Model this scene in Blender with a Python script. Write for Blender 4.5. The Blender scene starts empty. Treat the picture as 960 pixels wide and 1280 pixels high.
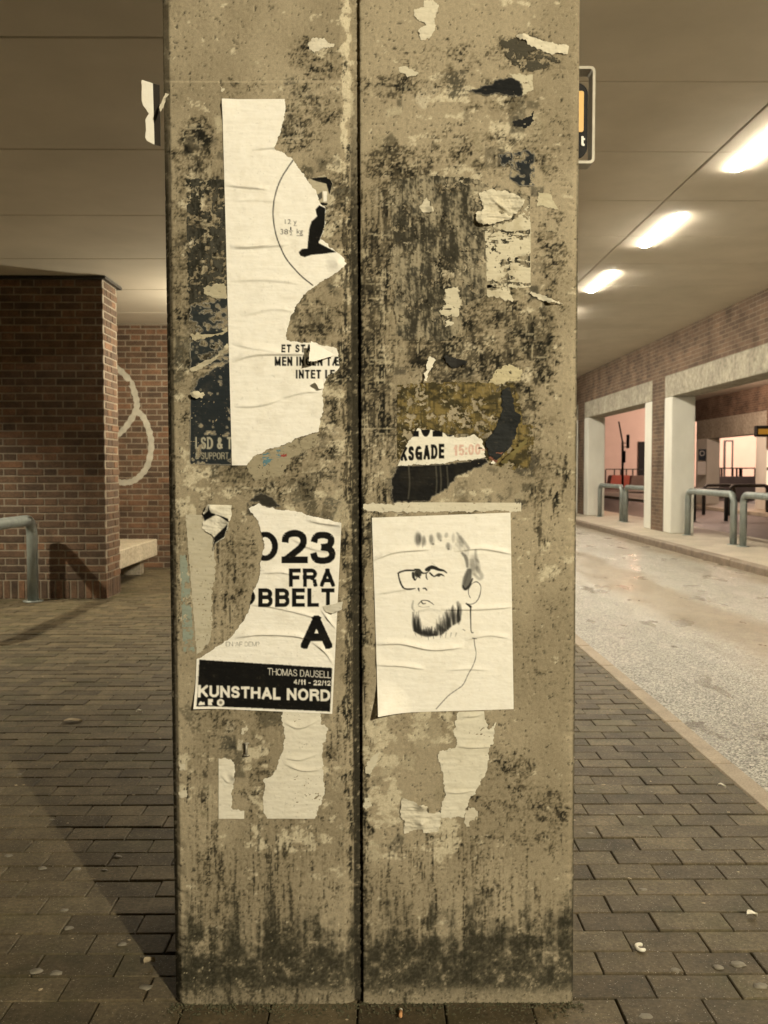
import bpy, bmesh, math, random
import numpy as np
from mathutils import Vector, Matrix

random.seed(7)
RNG = np.random.RandomState(11)
scene = bpy.context.scene
C = scene.collection

# ------------------------------------------------------------------ camera
F, CH, PITCH, YAW = 1130.0, 1.15, math.radians(2.63), math.radians(0.4056)
fw = np.array([math.sin(YAW) * math.cos(PITCH), math.cos(YAW) * math.cos(PITCH), -math.sin(PITCH)])
rt = np.array([math.cos(YAW), -math.sin(YAW), 0.0])
up = np.cross(rt, fw)
cam_d = bpy.data.cameras.new('camera')
cam = bpy.data.objects.new('camera', cam_d)
C.objects.link(cam)
cam.matrix_world = Matrix(((rt[0], up[0], -fw[0], 0), (rt[1], up[1], -fw[1], 0), (rt[2], up[2], -fw[2], CH), (0, 0, 0, 1)))
cam_d.sensor_fit = 'VERTICAL'
cam_d.sensor_height = 36
cam_d.sensor_width = 27
cam_d.lens = F / 1280 * 36
cam_d.clip_start, cam_d.clip_end = 0.05, 2000
cam_d.dof.use_dof = True
cam_d.dof.focus_distance = 1.92
cam_d.dof.aperture_fstop = 9.0
scene.camera = cam

# ------------------------------------------------------------------ night sky, exposure
w = bpy.data.worlds.new('World')
scene.world = w
w.use_nodes = True
nt = w.node_tree
sky = nt.nodes.new('ShaderNodeTexSky')
sky.sky_type = 'NISHITA'
sky.sun_disc = False
sky.sun_elevation = math.radians(-4)
sky.sun_rotation = math.radians(200)
nt.links.new(sky.outputs[0], nt.nodes['Background'].inputs[0])
nt.nodes['Background'].inputs[1].default_value = 0.05
vs = scene.view_settings
vs.view_transform = 'Standard'
vs.look = 'None'
vs.gamma = 1
vs.exposure = 0.0
scene.cycles.use_denoising = True
scene.cycles.max_bounces = 6
scene.cycles.sample_clamp_indirect = 4

KEY_W, TUBE_L, LEFT_W = 1880, 235, 640
WARM = (1.0, 0.893, 0.67)

# lamp behind the camera over the road: throws the pillar's hard shadow
ld = bpy.data.lights.new('street_lamp_light', 'POINT')
ld.energy, ld.color, ld.shadow_soft_size = KEY_W, WARM, 0.035
lo = bpy.data.objects.new('street_lamp_light', ld)
lo.location = (2.85, -3.35, 3.3)
C.objects.link(lo)
# recessed downlight in the low ceiling on the left: throws the rail's shadow on the brick
ld = bpy.data.lights.new('downlight_light', 'SPOT')
ld.energy, ld.color, ld.shadow_soft_size = LEFT_W, WARM, 0.05
ld.spot_size, ld.spot_blend = math.radians(128), 0.5
lo = bpy.data.objects.new('downlight_light', ld)
lo.location = (-4.75, 6.2, 2.84)
C.objects.link(lo)
# bulkhead lamp under the low ceiling, hidden behind the pillar from here
ld = bpy.data.lights.new('bulkhead_light', 'POINT')
ld.energy, ld.color, ld.shadow_soft_size = 210, WARM, 0.07
lo = bpy.data.objects.new('bulkhead_light', ld)
lo.location = (-.95, 9.0, 2.50)
C.objects.link(lo)
# yard lamp washing the pale building, then unseen lights added to brighten nearer things
for i, (p, e, s) in enumerate((((27, 58, 5.0), 6500, .3), ((16.0, 53, 3.6), 800, .3), ((8.0, 24, 3.2), 420, .2), ((13.2, 33.2, 3.0), 260, .2))):
    ld = bpy.data.lights.new('yard_light', 'POINT')
    ld.energy, ld.color, ld.shadow_soft_size = e, (1.0, 0.58, 0.38) if i == 1 else (1.0, .71, .55), s
    lo = bpy.data.objects.new('yard_light', ld)
    lo.location = p
    C.objects.link(lo)


# ------------------------------------------------------------------ pixel helpers
def ray(px, py):
    px, py = np.asarray(px, float), np.asarray(py, float)
    x, y = (px - 480) / F, (640 - py) / F
    return fw + x[..., None] * rt + y[..., None] * up


def on_y(px, py, Y):
    d = ray(px, py)
    t = Y / d[..., 1]
    return d[..., 0] * t, CH + d[..., 2] * t


def on_z(px, py, z):
    d = ray(px, py)
    t = (z - CH) / d[..., 2]
    return d[..., 0] * t, d[..., 1] * t


def to_px(X, Y, Z):
    P = np.stack(np.broadcast_arrays(X, Y, np.asarray(Z, float) - CH), -1)
    zc = P @ fw
    return 480 + F * (P @ rt) / zc, 640 - F * (P @ up) / zc


# ------------------------------------------------------------------ numpy noise
TAB = RNG.rand(256, 256)


def vnoise(x, y):
    xi, yi = np.floor(x).astype(int), np.floor(y).astype(int)
    fx, fy = x - xi, y - yi
    fx, fy = fx * fx * (3 - 2 * fx), fy * fy * (3 - 2 * fy)
    a, b = TAB[yi & 255, xi & 255], TAB[yi & 255, (xi + 1) & 255]
    c, d = TAB[(yi + 1) & 255, xi & 255], TAB[(yi + 1) & 255, (xi + 1) & 255]
    return (a * (1 - fx) + b * fx) * (1 - fy) + (c * (1 - fx) + d * fx) * fy


def fbm(x, y, o=5, g=.55, s=0.):
    t = 0
    a, n = 1.0, 0
    for i in range(o):
        t = t + a * vnoise(x * 2 ** i + 17.3 * i + s, y * 2 ** i + 9.1 * i + 1.7 * s)
        n += a
        a *= g
    return t / n


def sst(a, b, x):
    t = np.clip((x - a) / (b - a), 0, 1)
    return t * t * (3 - 2 * t)


def mix(a, b, t):
    return a * (1 - t[..., None]) + np.asarray(b) * t[..., None]


# ------------------------------------------------------------------ material helpers
MATS = {}


def new_mat(name, rough=.8, metal=0., spec=.5):
    m = bpy.data.materials.new(name)
    m.use_nodes = True
    b = m.node_tree.nodes['Principled BSDF']
    b.inputs['Roughness'].default_value = rough
    b.inputs['Metallic'].default_value = metal
    b.inputs['Specular IOR Level'].default_value = spec
    MATS[name] = m
    return m, m.node_tree, b


def N(nt, typ, **kw):
    n = nt.nodes.new(typ)
    for k, v in kw.items():
        if k in n.inputs:
            n.inputs[k].default_value = v
        else:
            setattr(n, k, v)
    return n


def ramp(nt, src, stops):
    r = nt.nodes.new('ShaderNodeValToRGB')
    e = r.color_ramp.elements
    while len(e) < len(stops):
        e.new(.5)
    for el, (p, c) in zip(e, stops):
        el.position = p
        el.color = (*c, 1) if len(c) == 3 else c
    nt.links.new(src, r.inputs[0])
    return r.outputs[0]


def coords(nt, scale=(1, 1, 1), rot=(0, 0, 0), kind='Object'):
    t = nt.nodes.new('ShaderNodeTexCoord')
    m = nt.nodes.new('ShaderNodeMapping')
    m.inputs['Scale'].default_value = scale
    m.inputs['Rotation'].default_value = rot
    nt.links.new(t.outputs[kind], m.inputs[0])
    return m.outputs[0]


def world_pos(nt, scale=(1, 1, 1)):
    g = nt.nodes.new('ShaderNodeNewGeometry')
    m = nt.nodes.new('ShaderNodeMapping')
    m.inputs['Scale'].default_value = scale
    nt.links.new(g.outputs['Position'], m.inputs[0])
    return m.outputs[0]


def noise(nt, vec, scale, detail=5, rough=.6):
    n = N(nt, 'ShaderNodeTexNoise', Scale=scale, Detail=detail, Roughness=rough)
    nt.links.new(vec, n.inputs['Vector'])
    return n.outputs['Fac']


def bump(nt, b, h, strength=.3, dist=.005):
    n = N(nt, 'ShaderNodeBump', Strength=strength, Distance=dist)
    nt.links.new(h, n.inputs['Height'])
    nt.links.new(n.outputs[0], b.inputs['Normal'])


def mul(nt, a, bb, mode='MULTIPLY', fac=1.0):
    n = nt.nodes.new('ShaderNodeMix')
    n.data_type = 'RGBA'
    n.blend_type = mode
    if isinstance(fac, float):
        n.inputs[0].default_value = fac
    else:
        nt.links.new(fac, n.inputs[0])
    for s, v in ((6, a), (7, bb)):
        if isinstance(v, tuple):
            n.inputs[s].default_value = (*v, 1)
        else:
            nt.links.new(v, n.inputs[s])
    return n.outputs[2]


def plain(name, stops, scale=8, rough=.7, metal=0., bstr=.2, bdist=.003, detail=6, stretch=(1, 1, 1), spec=.5, fine=0):
    m, nt, b = new_mat(name, rough, metal, spec)
    v = world_pos(nt, stretch)
    n = noise(nt, v, scale, detail)
    col = ramp(nt, n, stops)
    if fine:
        n2 = noise(nt, world_pos(nt), fine, 3)
        col = mul(nt, col, ramp(nt, n2, ((.3, (.62,) * 3), (.7, (1.25,) * 3))))
    nt.links.new(col, b.inputs['Base Color'])
    bump(nt, b, noise(nt, world_pos(nt), scale * 12, 4), bstr, bdist)
    return m


def emit(name, col, strength):
    m = bpy.data.materials.new(name)
    m.use_nodes = True
    nt = m.node_tree
    nt.nodes.clear()
    e = N(nt, 'ShaderNodeEmission')
    e.inputs[0].default_value = (*col, 1)
    e.inputs[1].default_value = strength
    o = nt.nodes.new('ShaderNodeOutputMaterial')
    nt.links.new(e.outputs[0], o.inputs[0])
    MATS[name] = m
    return m


# attribute-driven surfaces (print and stains live in 'Col')
m, nt, b = new_mat('weathered_concrete', .9, 0, .12)
a = N(nt, 'ShaderNodeAttribute', attribute_name='Col')
f1 = noise(nt, world_pos(nt), 420, 4, .7)
f2 = noise(nt, world_pos(nt), 120, 5, .7)
c = mul(nt, a.outputs['Color'], ramp(nt, f1, ((.3, (.8,) * 3), (.55, (1.02,) * 3), (.75, (1.15,) * 3))))
c = mul(nt, c, ramp(nt, f2, ((.3, (.84,) * 3), (.6, (1.05,) * 3))))
nt.links.new(c, b.inputs['Base Color'])
ad = N(nt, 'ShaderNodeMath', operation='ADD')
nt.links.new(f1, ad.inputs[0])
nt.links.new(f2, ad.inputs[1])
bump(nt, b, ad.outputs[0], .3, .003)

m, nt, b = new_mat('printed_paper', .8, 0, .1)
a = N(nt, 'ShaderNodeAttribute', attribute_name='Col')
f1 = noise(nt, world_pos(nt), 60, 6, .65)
f3 = noise(nt, world_pos(nt), 600, 2, .6)
c = mul(nt, a.outputs['Color'], ramp(nt, f1, ((.3, (.955, .945, .92)), (.6, (1.0,) * 3))))
nt.links.new(c, b.inputs['Base Color'])
bump(nt, b, noise(nt, world_pos(nt, (1, 1, 1.6)), 75, 4, .55), .22, .004)


def brick_tex(name, swz, cols, mortar, bump_s=.6):
    m, nt, b = new_mat(name, .85, 0, .25)
    g = nt.nodes.new('ShaderNodeNewGeometry')
    s = nt.nodes.new('ShaderNodeSeparateXYZ')
    nt.links.new(g.outputs['Position'], s.inputs[0])
    cb = nt.nodes.new('ShaderNodeCombineXYZ')
    nt.links.new(s.outputs[swz], cb.inputs[0])
    nt.links.new(s.outputs['Z'], cb.inputs[1])
    t = N(nt, 'ShaderNodeTexBrick', Scale=1.0)
    t.inputs['Brick Width'].default_value = .24
    t.inputs['Row Height'].default_value = .0667
    t.inputs['Mortar Size'].default_value = .006
    t.inputs['Mortar Smooth'].default_value = .3
    t.inputs['Color1'].default_value = (*cols[0], 1)
    t.inputs['Color2'].default_value = (*cols[1], 1)
    t.inputs['Mortar'].default_value = (*mortar, 1)
    nt.links.new(cb.outputs[0], t.inputs['Vector'])
    n = noise(nt, world_pos(nt), 2.2, 6)
    c = mul(nt, t.outputs['Color'], ramp(nt, n, ((.3, (.6, .58, .55)), (.7, (1.3, 1.25, 1.2)))))
    nt.links.new(c, b.inputs['Base Color'])
    iv = N(nt, 'ShaderNodeMath', operation='SUBTRACT')
    iv.inputs[0].default_value = 1
    nt.links.new(t.outputs['Fac'], iv.inputs[1])
    bump(nt, b, iv.outputs[0], bump_s, .008)
    return m


BR1, BR2, MORT = (.16, .09, .058), (.10, .062, .043), (.27, .22, .16)
brick_tex('brickwork_x', 'X', (BR1, BR2), MORT)
brick_tex('brickwork_y', 'Y', ((.185, .125, .088), (.12, .085, .062)), (.25, .21, .16))


def object_random(name, cols, rough, fine, moss=False, spec=.4, bs=.35):
    m, nt, b = new_mat(name, rough, 0, spec)
    oi = nt.nodes.new('ShaderNodeObjectInfo')
    at = N(nt, 'ShaderNodeAttribute', attribute_name='rnd')
    s = N(nt, 'ShaderNodeMath', operation='ADD')
    nt.links.new(oi.outputs['Random'], s.inputs[0])
    nt.links.new(at.outputs['Fac'], s.inputs[1])
    fr = N(nt, 'ShaderNodeMath', operation='FRACT')
    nt.links.new(s.outputs[0], fr.inputs[0])
    c = ramp(nt, fr.outputs[0], cols)
    n = noise(nt, world_pos(nt), fine, 5, .7)
    c = mul(nt, c, ramp(nt, n, ((.3, (.55,) * 3), (.55, (1.0,) * 3), (.75, (1.45,) * 3))))
    n2 = noise(nt, world_pos(nt), 9, 6, .6)
    c = mul(nt, c, ramp(nt, n2, ((.3, (.6, .6, .57)), (.68, (1.2, 1.17, 1.1)))))
    if moss:
        sp = noise(nt, world_pos(nt), 260, 1, .4)
        c = mul(nt, c, (.55, .5, .4), 'MIX', ramp(nt, sp, ((.70, (0, 0, 0)), (.76, (.55,) * 3))))
        n3 = noise(nt, world_pos(nt), 3.2, 5, .6)
        c = mul(nt, c, (.05, .052, .018), 'MIX', ramp(nt, n3, ((.52, (0, 0, 0)), (.72, (.5,) * 3))))
    nt.links.new(c, b.inputs['Base Color'])
    bump(nt, b, noise(nt, world_pos(nt), fine * 1.3, 5, .7), bs, .003)
    return m


object_random('clay_brick', ((0, (.085, .055, .038)), (.35, (.12, .075, .05)), (.6, (.145, .088, .056)), (.88, (.20, .108, .064)), (1, (.10, .064, .044))), .85, 70, bs=.5)
object_random('paving_brick', ((0, (.078, .062, .038)), (.4, (.115, .092, .057)), (.75, (.15, .122, .076)), (1, (.096, .078, .05))), .68, 90, True, .25)

plain('mortar', ((.3, (.19, .155, .112)), (.7, (.27, .225, .165))), 9)
plain('joint_sand', ((.3, (.03, .027, .015)), (.7, (.085, .074, .044))), 30, .95)
plain('ceiling_board', ((.3, (.57, .52, .425)), (.7, (.67, .61, .505))), 1.6, .85, bstr=.05, spec=.2)
plain('ceiling_void', ((.3, (.06, .05, .04)), (.7, (.09, .075, .06))), 4)
plain('white_concrete', ((.3, (.68, .665, .585)), (.7, (.80, .785, .70))), 2.5, .8, stretch=(1, 1, .5), bstr=.15)
plain('raw_concrete', ((.25, (.30, .27, .205)), (.75, (.46, .42, .33))), 2.2, .85, stretch=(1.2, 1.2, .6), bstr=.3, fine=14)
plain('bench_concrete', ((.3, (.40, .34, .245)), (.7, (.55, .48, .36))), 5, .85, stretch=(1.5, 1.5, .8), fine=40)
plain('kerb_granite', ((.3, (.17, .13, .095)), (.7, (.30, .235, .175))), 7, .7, fine=150)
plain('edge_stone', ((.3, (.24, .19, .13)), (.7, (.36, .29, .20))), 6, .7, fine=140)
plain('walk_slab', ((.3, (.40, .35, .27)), (.7, (.54, .475, .37))), 2.2, .7, fine=60)
plain('galvanised', ((.3, (.20, .225, .21)), (.7, (.34, .37, .345))), 14, .48, .35, stretch=(1, 1, .4))
plain('dark_steel', ((.3, (.02, .019, .017)), (.7, (.05, .046, .04))), 12, .5, .2)
plain('sign_frame_paint', ((.3, (.27, .25, .20)), (.7, (.38, .355, .29))), 25, .5, .3)
plain('black_plastic', ((.3, (.010, .010, .010)), (.7, (.018, .017, .016))), 20, .6, spec=.15)
plain('yellow_plastic', ((.3, (.62, .36, .07)), (.7, (.70, .42, .09))), 20, .4)
plain('white_plastic', ((.3, (.72, .71, .66)), (.7, (.80, .79, .74))), 20, .45)
plain('pink_render', ((.3, (.62, .47, .40)), (.7, (.70, .54, .46))), .6, .85, bstr=.1)
plain('asphalt_dark', ((.3, (.05, .036, .032)), (.7, (.10, .075, .065))), 3, .6, fine=40)
plain('red_paint', ((.3, (.38, .11, .085)), (.7, (.46, .14, .11))), 3, .5)
plain('grey_paint', ((.3, (.16, .135, .125)), (.7, (.22, .19, .175))), 3, .5)
plain('charcoal_paint', ((.3, (.11, .095, .092)), (.7, (.16, .14, .135))), 3, .5)
plain('blue_panel', ((.3, (.02, .03, .045)), (.7, (.035, .05, .07))), 12, .4)
plain('graffiti_paint', ((.3, (.34, .32, .26)), (.7, (.55, .52, .43))), 9, .6, bstr=.3)
plain('gum', ((.3, (.13, .115, .085)), (.7, (.25, .225, .17))), 60, .8)
plain('dry_leaf', ((.3, (.33, .25, .15)), (.7, (.50, .42, .28))), 60, .8)
plain('filter_paper', ((.3, (.50, .25, .10)), (.7, (.62, .34, .15))), 200, .8)
plain('litter_white', ((.3, (.68, .64, .52)), (.7, (.8, .77, .66))), 60, .7)
plain('moss', ((.3, (.03, .032, .012)), (.7, (.10, .09, .05))), 90, .9)
plain('ground_soil', ((.3, (.05, .045, .035)), (.7, (.08, .07, .055))), .5, .9)
emit('tube_glow', (1.0, .905, .735), TUBE_L)
emit('window_glow', (1.0, .78, .52), 1.3)
emit('display_glow', (1.0, .45, .06), .35)

# wet, stony asphalt
m, nt, b = new_mat('road_asphalt', .5, 0, .5)
v = world_pos(nt)
vo = N(nt, 'ShaderNodeTexVoronoi', Scale=145)
nt.links.new(v, vo.inputs['Vector'])
cell = N(nt, 'ShaderNodeSeparateColor')
nt.links.new(vo.outputs['Color'], cell.inputs[0])
stones = ramp(nt, cell.outputs[0], ((0, (.05, .045, .038)), (.3, (.17, .16, .13)), (.65, (.37, .35, .29)), (1, (.68, .65, .56))))
sx = N(nt, 'ShaderNodeSeparateXYZ')
nt.links.new(v, sx.inputs[0])
wob = noise(nt, world_pos(nt, (1, .25, 1)), 2.3, 5)
wm = N(nt, 'ShaderNodeMath', operation='MULTIPLY_ADD')
nt.links.new(wob, wm.inputs[0])
wm.inputs[1].default_value = .9
nt.links.new(sx.outputs['X'], wm.inputs[2])
mr = N(nt, 'ShaderNodeMapRange')
mr.inputs[1].default_value, mr.inputs[2].default_value = 1.3, 4.9
nt.links.new(wm.outputs[0], mr.inputs[0])
band = ramp(nt, mr.outputs[0], ((.0, (.35,) * 3), (.10, (.0,) * 3), (.34, (.05,) * 3), (.42, (.72,) * 3), (.55, (.76,) * 3), (.60, (.08,) * 3), (.86, (.12,) * 3), (.93, (.85,) * 3)))
tan = ramp(nt, noise(nt, v, 14, 6), ((.3, (.17, .135, .092)), (.7, (.32, .26, .185))))
c = mul(nt, stones, tan, 'MIX', band)
pn = noise(nt, world_pos(nt, (1, .45, 1)), 3.1, 5, .55)
c = mul(nt, c, (.075, .055, .04), 'MIX', ramp(nt, pn, ((.60, (0, 0, 0)), (.70, (.7,) * 3))))
nt.links.new(c, b.inputs['Base Color'])
ht = N(nt, 'ShaderNodeMath', operation='MULTIPLY')
nt.links.new(vo.outputs['Distance'], ht.inputs[0])
iv = N(nt, 'ShaderNodeMath', operation='SUBTRACT')
iv.inputs[0].default_value = 1.0
sb = N(nt, 'ShaderNodeRGBToBW')
nt.links.new(band, sb.inputs[0])
nt.links.new(sb.outputs[0], iv.inputs[1])
nt.links.new(iv.outputs[0], ht.inputs[1])
bump(nt, b, ht.outputs[0], .9, -.006)
nt.links.new(ramp(nt, pn, ((.4, (.5,) * 3), (.62, (.27,) * 3))), b.inputs['Roughness'])


# ------------------------------------------------------------------ object helpers
def tag(o, label=None, cat=None, group=None, kind=None):
    for k, v in (('label', label), ('category', cat), ('group', group), ('kind', kind)):
        if v:
            o[k] = v
    return o


def empty(name, loc=(0, 0, 0)):
    o = bpy.data.objects.new(name, None)
    o.location = loc
    o.empty_display_size = .1
    C.objects.link(o)
    return o


def link(name, me, mat, parent=None, loc=(0, 0, 0)):
    o = bpy.data.objects.new(name, me)
    if mat and not me.materials:
        me.materials.append(MATS[mat])
    C.objects.link(o)
    o.location = loc
    if parent:
        o.parent = parent
        o.matrix_parent_inverse = Matrix.Translation(-Vector(parent.location))
    return o


def mesh(name, verts, faces, mat, parent=None, smooth=False, loc=(0, 0, 0)):
    me = bpy.data.meshes.new(name)
    me.from_pydata([tuple(v) for v in verts], [], faces)
    if smooth:
        me.shade_smooth()
    me.update()
    return link(name, me, mat, parent, loc)


def box_mesh(name, dx, dy, dz, bev=0.0, seg=1):
    bm = bmesh.new()
    bmesh.ops.create_cube(bm, size=1)
    bmesh.ops.scale(bm, vec=(dx, dy, dz), verts=bm.verts)
    if bev:
        bmesh.ops.bevel(bm, geom=list(bm.edges), offset=bev, segments=seg, affect='EDGES', profile=.7)
    me = bpy.data.meshes.new(name)
    bm.to_mesh(me)
    bm.free()
    return me


def box(name, x0, x1, y0, y1, z0, z1, mat, parent=None, bev=0.0, seg=1):
    me = box_mesh(name, abs(x1 - x0), abs(y1 - y0), abs(z1 - z0), bev, seg)
    return link(name, me, mat, parent, ((x0 + x1) / 2, (y0 + y1) / 2, (z0 + z1) / 2))


def struct(o):
    return tag(o, kind='structure')


def tube(name, pts, r, mat, parent=None, seg=12, caps=True):
    pts = [Vector(p) for p in pts]
    rs = r if isinstance(r, (list, tuple)) else [r] * len(pts)
    vs, fs = [], []
    ref = Vector((.123, .3, .9)).normalized()
    for i, p in enumerate(pts):
        t = (pts[min(i + 1, len(pts) - 1)] - pts[max(i - 1, 0)]).normalized()
        s = t.cross(ref)
        if s.length < .05:
            s = t.cross(Vector((1, 0, 0)))
        s.normalize()
        u = s.cross(t)
        for k in range(seg):
            a = 2 * math.pi * k / seg
            vs.append(p + (s * math.cos(a) + u * math.sin(a)) * rs[i])
    for i in range(len(pts) - 1):
        for k in range(seg):
            a, b2 = i * seg + k, i * seg + (k + 1) % seg
            fs.append((a, b2, b2 + seg, a + seg))
    if caps:
        fs.append(tuple(range(seg))[::-1])
        fs.append(tuple(range(len(vs) - seg, len(vs))))
    return mesh(name, vs, fs, mat, parent, True)


def hoop_path(p0, p1, h, rad, n=6):
    """a rail standing on p0 and p1 with rounded shoulders"""
    p0, p1 = Vector(p0), Vector(p1)
    d = (p1 - p0).normalized()
    z = Vector((0, 0, 1))
    pts = [p0]
    for k in range(n + 1):
        a = math.pi / 2 * k / n
        pts.append(p0 + z * (h - rad) + z * rad * math.sin(a) + d * rad * (1 - math.cos(a)))
    for k in range(n + 1):
        a = math.pi / 2 * (1 - k / n)
        pts.append(p1 + z * (h - rad) + z * rad * math.sin(a) - d * rad * (1 - math.cos(a)))
    pts.append(p1)
    return pts


# ------------------------------------------------------------------ ground, road, kerbs
D = 1.90                      # pillar front
PX, PY = .187, .0957          # paver module
KX = 1.315                    # edge of the paving
ROADX0, ROADX1 = 1.405, 4.27
WX = 5.05                     # arcade front
CZL, CZR = 2.865, 3.50        # ceilings
struct(mesh('ground', [(-400, -400, -.16), (400, -400, -.16), (400, 600, -.16), (-400, 600, -.16)], [(0, 1, 2, 3)], 'ground_soil'))
pave = struct(box('pavement', -9, KX, -6, 45, -.15, -.012, 'joint_sand'))
road = struct(box('road', ROADX0 - .02, ROADX1 + .02, -8, 70, -.15, -.018, 'road_asphalt'))
walk = struct(box('sidewalk', ROADX1 + .14, 6.1, -8, 70, -.15, .068, 'walk_slab'))
struct(box('far_road', 6.1, 40, -8, 75, -.15, -.03, 'asphalt_dark'))
island = struct(box('far_sidewalk', 9.9, 12.3, 4, 46, -.15, .06, 'walk_slab'))
for x0, x1, y0, y1 in ((12.9, 14.6, 38, 40.6), (12.6, 18, 46.5, 47.6)):
    struct(box('traffic_island', x0, x1, y0, y1, -.1, .07, 'walk_slab'))

me_e = box_mesh('edging_stone', ROADX0 - KX - .004, .596, .13, .006)
me_e.materials.append(MATS['edge_stone'])
me_k = box_mesh('kerb_stone', .135, .994, .2, .012)
me_k.materials.append(MATS['kerb_granite'])
for i in range(60):
    o = link('edging_stone', me_e, None, pave, ((KX + ROADX0) / 2, -1 + .6 * i, -.065 + random.uniform(-.003, .002)))
for i in range(34):
    link('kerb_stone', me_k, None, walk, (ROADX1 + .068, .4 + i, -.025 + random.uniform(-.003, .003)))

# pavers in running bond: the nearest visible ones are objects of their own
me_p = box_mesh('paver', PX - .0032, PY - .0052, .05, .0022, 1)
me_p.materials.append(MATS['paving_brick'])
row0 = 1.918 - PY * 6
cells = []
for r in range(-4, 150):
    yc = row0 + PY * (r + .5)
    if yc > 12.5:
        break
    off = (r % 2) * PX / 2 + .05
    k0 = int((-7.2 - off) / PX)
    for k in range(k0, 60):
        x0, x1 = off + k * PX, off + (k + 1) * PX
        if x0 > KX - .02:
            break
        cells.append((x0, min(x1, KX - .003), yc))
inside = []
for i, (x0, x1, yc) in enumerate(cells):
    xc = (x0 + x1) / 2
    if yc < .9:
        continue
    us, vs_ = to_px(np.array([x0, x1]), np.array([yc, yc]), np.array([0, 0]))
    u, v_ = us.mean(), vs_.mean()
    if us[1] > 0 and us[0] < 960 and v_ < 1295 and not (us[0] > 222 and us[1] < 716 and yc > D + .05) and not (-.46 < xc < .42 and D - .01 < yc < D + .5):
        inside.append((yc, i))
inside.sort()
near = set(i for _, i in inside[:300])
sv, sf, sr = [], [], []
for i, (x0, x1, yc) in enumerate(cells):
    xc, wd = (x0 + x1) / 2, x1 - x0
    dz = random.uniform(-.0025, .002)
    if i in near:
        o = link('paver', me_p, None, pave, (xc, yc, -.025 + dz))
        o.scale.x = wd / PX
        o.rotation_euler = (random.uniform(-.008, .008), random.uniform(-.006, .006), random.uniform(-.006, .006))
    else:
        a, b2 = wd / 2 - .0022, PY / 2 - .0032
        n0 = len(sv)
        for zz, e in ((-.03, 0), (-.003, 0), (0, .004)):
            for sx_, sy_ in ((-1, -1), (1, -1), (1, 1), (-1, 1)):
                sv.append((xc + sx_ * (a - e), yc + sy_ * (b2 - e), zz + dz))
        rr = random.random()
        sf.append((n0 + 8, n0 + 9, n0 + 10, n0 + 11))
        sr.append(rr)
        for lv in (0, 4):
            for k in range(4):
                sf.append((n0 + lv + k, n0 + lv + (k + 1) % 4, n0 + lv + 4 + (k + 1) % 4, n0 + lv + 4 + k))
                sr.append(rr)
o = mesh('far_pavers', sv, sf, 'paving_brick', pave)
at = o.data.attributes.new('rnd', 'FLOAT', 'FACE')
at.data.foreach_set('value', sr)
tag(o, kind='stuff')

# ------------------------------------------------------------------ ceilings
ceil_l = struct(box('ceiling_left', -9, .2, -3, 32, CZL + .03, CZL + .2, 'ceiling_void'))
ceil_r = struct(box('ceiling_right', .2, WX + .4, -3.0, 60, CZR + .03, CZR + .2, 'ceiling_void'))
struct(box('ceiling_beam', -.44, .2, -3, 31.9, CZL + .012, CZR + .035, 'raw_concrete'))
lseam = 6.18
for k in range(-5, 16):
    y0 = lseam + 1.252 * k
    if y0 + 1.25 < 0:
        continue
    box('ceiling_panel', -8.9, -.45, y0 + .006, y0 + 1.246, CZL, CZL + .028, 'ceiling_board', ceil_l, .004)
rseam = 5.575
for k in range(-6, 34):
    y0 = rseam + 1.203 * k
    if y0 + 1.2 < -1:
        continue
    for x0, x1 in ((.22, 2.502), (2.517, WX - .004)):
        box('ceiling_panel', x0, x1, y0 + .006, y0 + 1.197, CZR, CZR + .028, 'ceiling_board', ceil_r, .004)


# ------------------------------------------------------------------ brick walls on the left
def course_bricks(a0, a1, z, shift):
    """Flemish bond between a0 and a1: (start, end) of each brick"""
    out = []
    p = a0 - shift
    st = True
    while p < a1:
        L = .228 if st else .108
        s, e = max(p, a0), min(p + L, a1)
        if e - s > .03:
            out.append((s, e))
        p += L + .012
        st = not st
    return out


me_b = box_mesh('brick', 1, 1, 1, .0)
bm = bmesh.new()
bmesh.ops.create_cube(bm, size=1)
bm.to_mesh(me_b)
bm.free()


def brick_unit(L, Dp, H):
    key = 'brick_%d_%d' % (round(L * 1000), round(H * 1000))
    if key in bpy.data.meshes:
        return bpy.data.meshes[key]
    me = box_mesh(key, L, Dp, H, .0035)
    me.materials.append(MATS['clay_brick'])
    return me


def lay(parent, a0, a1, z0, z1, place, seed):
    n = 0
    z = z0
    r = random.Random(seed)
    while z < z1 - .02:
        H = min(.0547, z1 - z - .004)
        for s, e in course_bricks(a0, a1, z, (.0 if n % 2 else .18) + .001):
            me = brick_unit(round(e - s, 3), .05, H)
            o = link('brick', me, None, parent)
            place(o, (s + e) / 2, z + H / 2, r.uniform(-.0022, .0022))
            o.matrix_parent_inverse = Matrix.Translation(-Vector(parent.location))
        z += .0667
        n += 1


BX, BY, BYE = -2.43, 8.09, 8.53
pier = empty('brick_pier', (BX - .5, BY, 0))
tag(pier, 'dark brick pier at left with galvanised hoop rail in front', 'wall')
box('mortar_core', -9, BX - .005, BY + .005, BYE - .005, -.01, CZL - .002, 'mortar', pier)
box('side_brickwork', -8.9, -3.75, BY + .001, BY + .0045, 0, CZL - .02, 'brickwork_x', pier)


def pl_front(o, c, z, j):
    o.location = (c, BY + .025 + j, z)


def pl_side(o, c, z, j):
    o.location = (BX - .025 + j, c, z)
    o.rotation_euler.z = math.pi / 2


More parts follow.
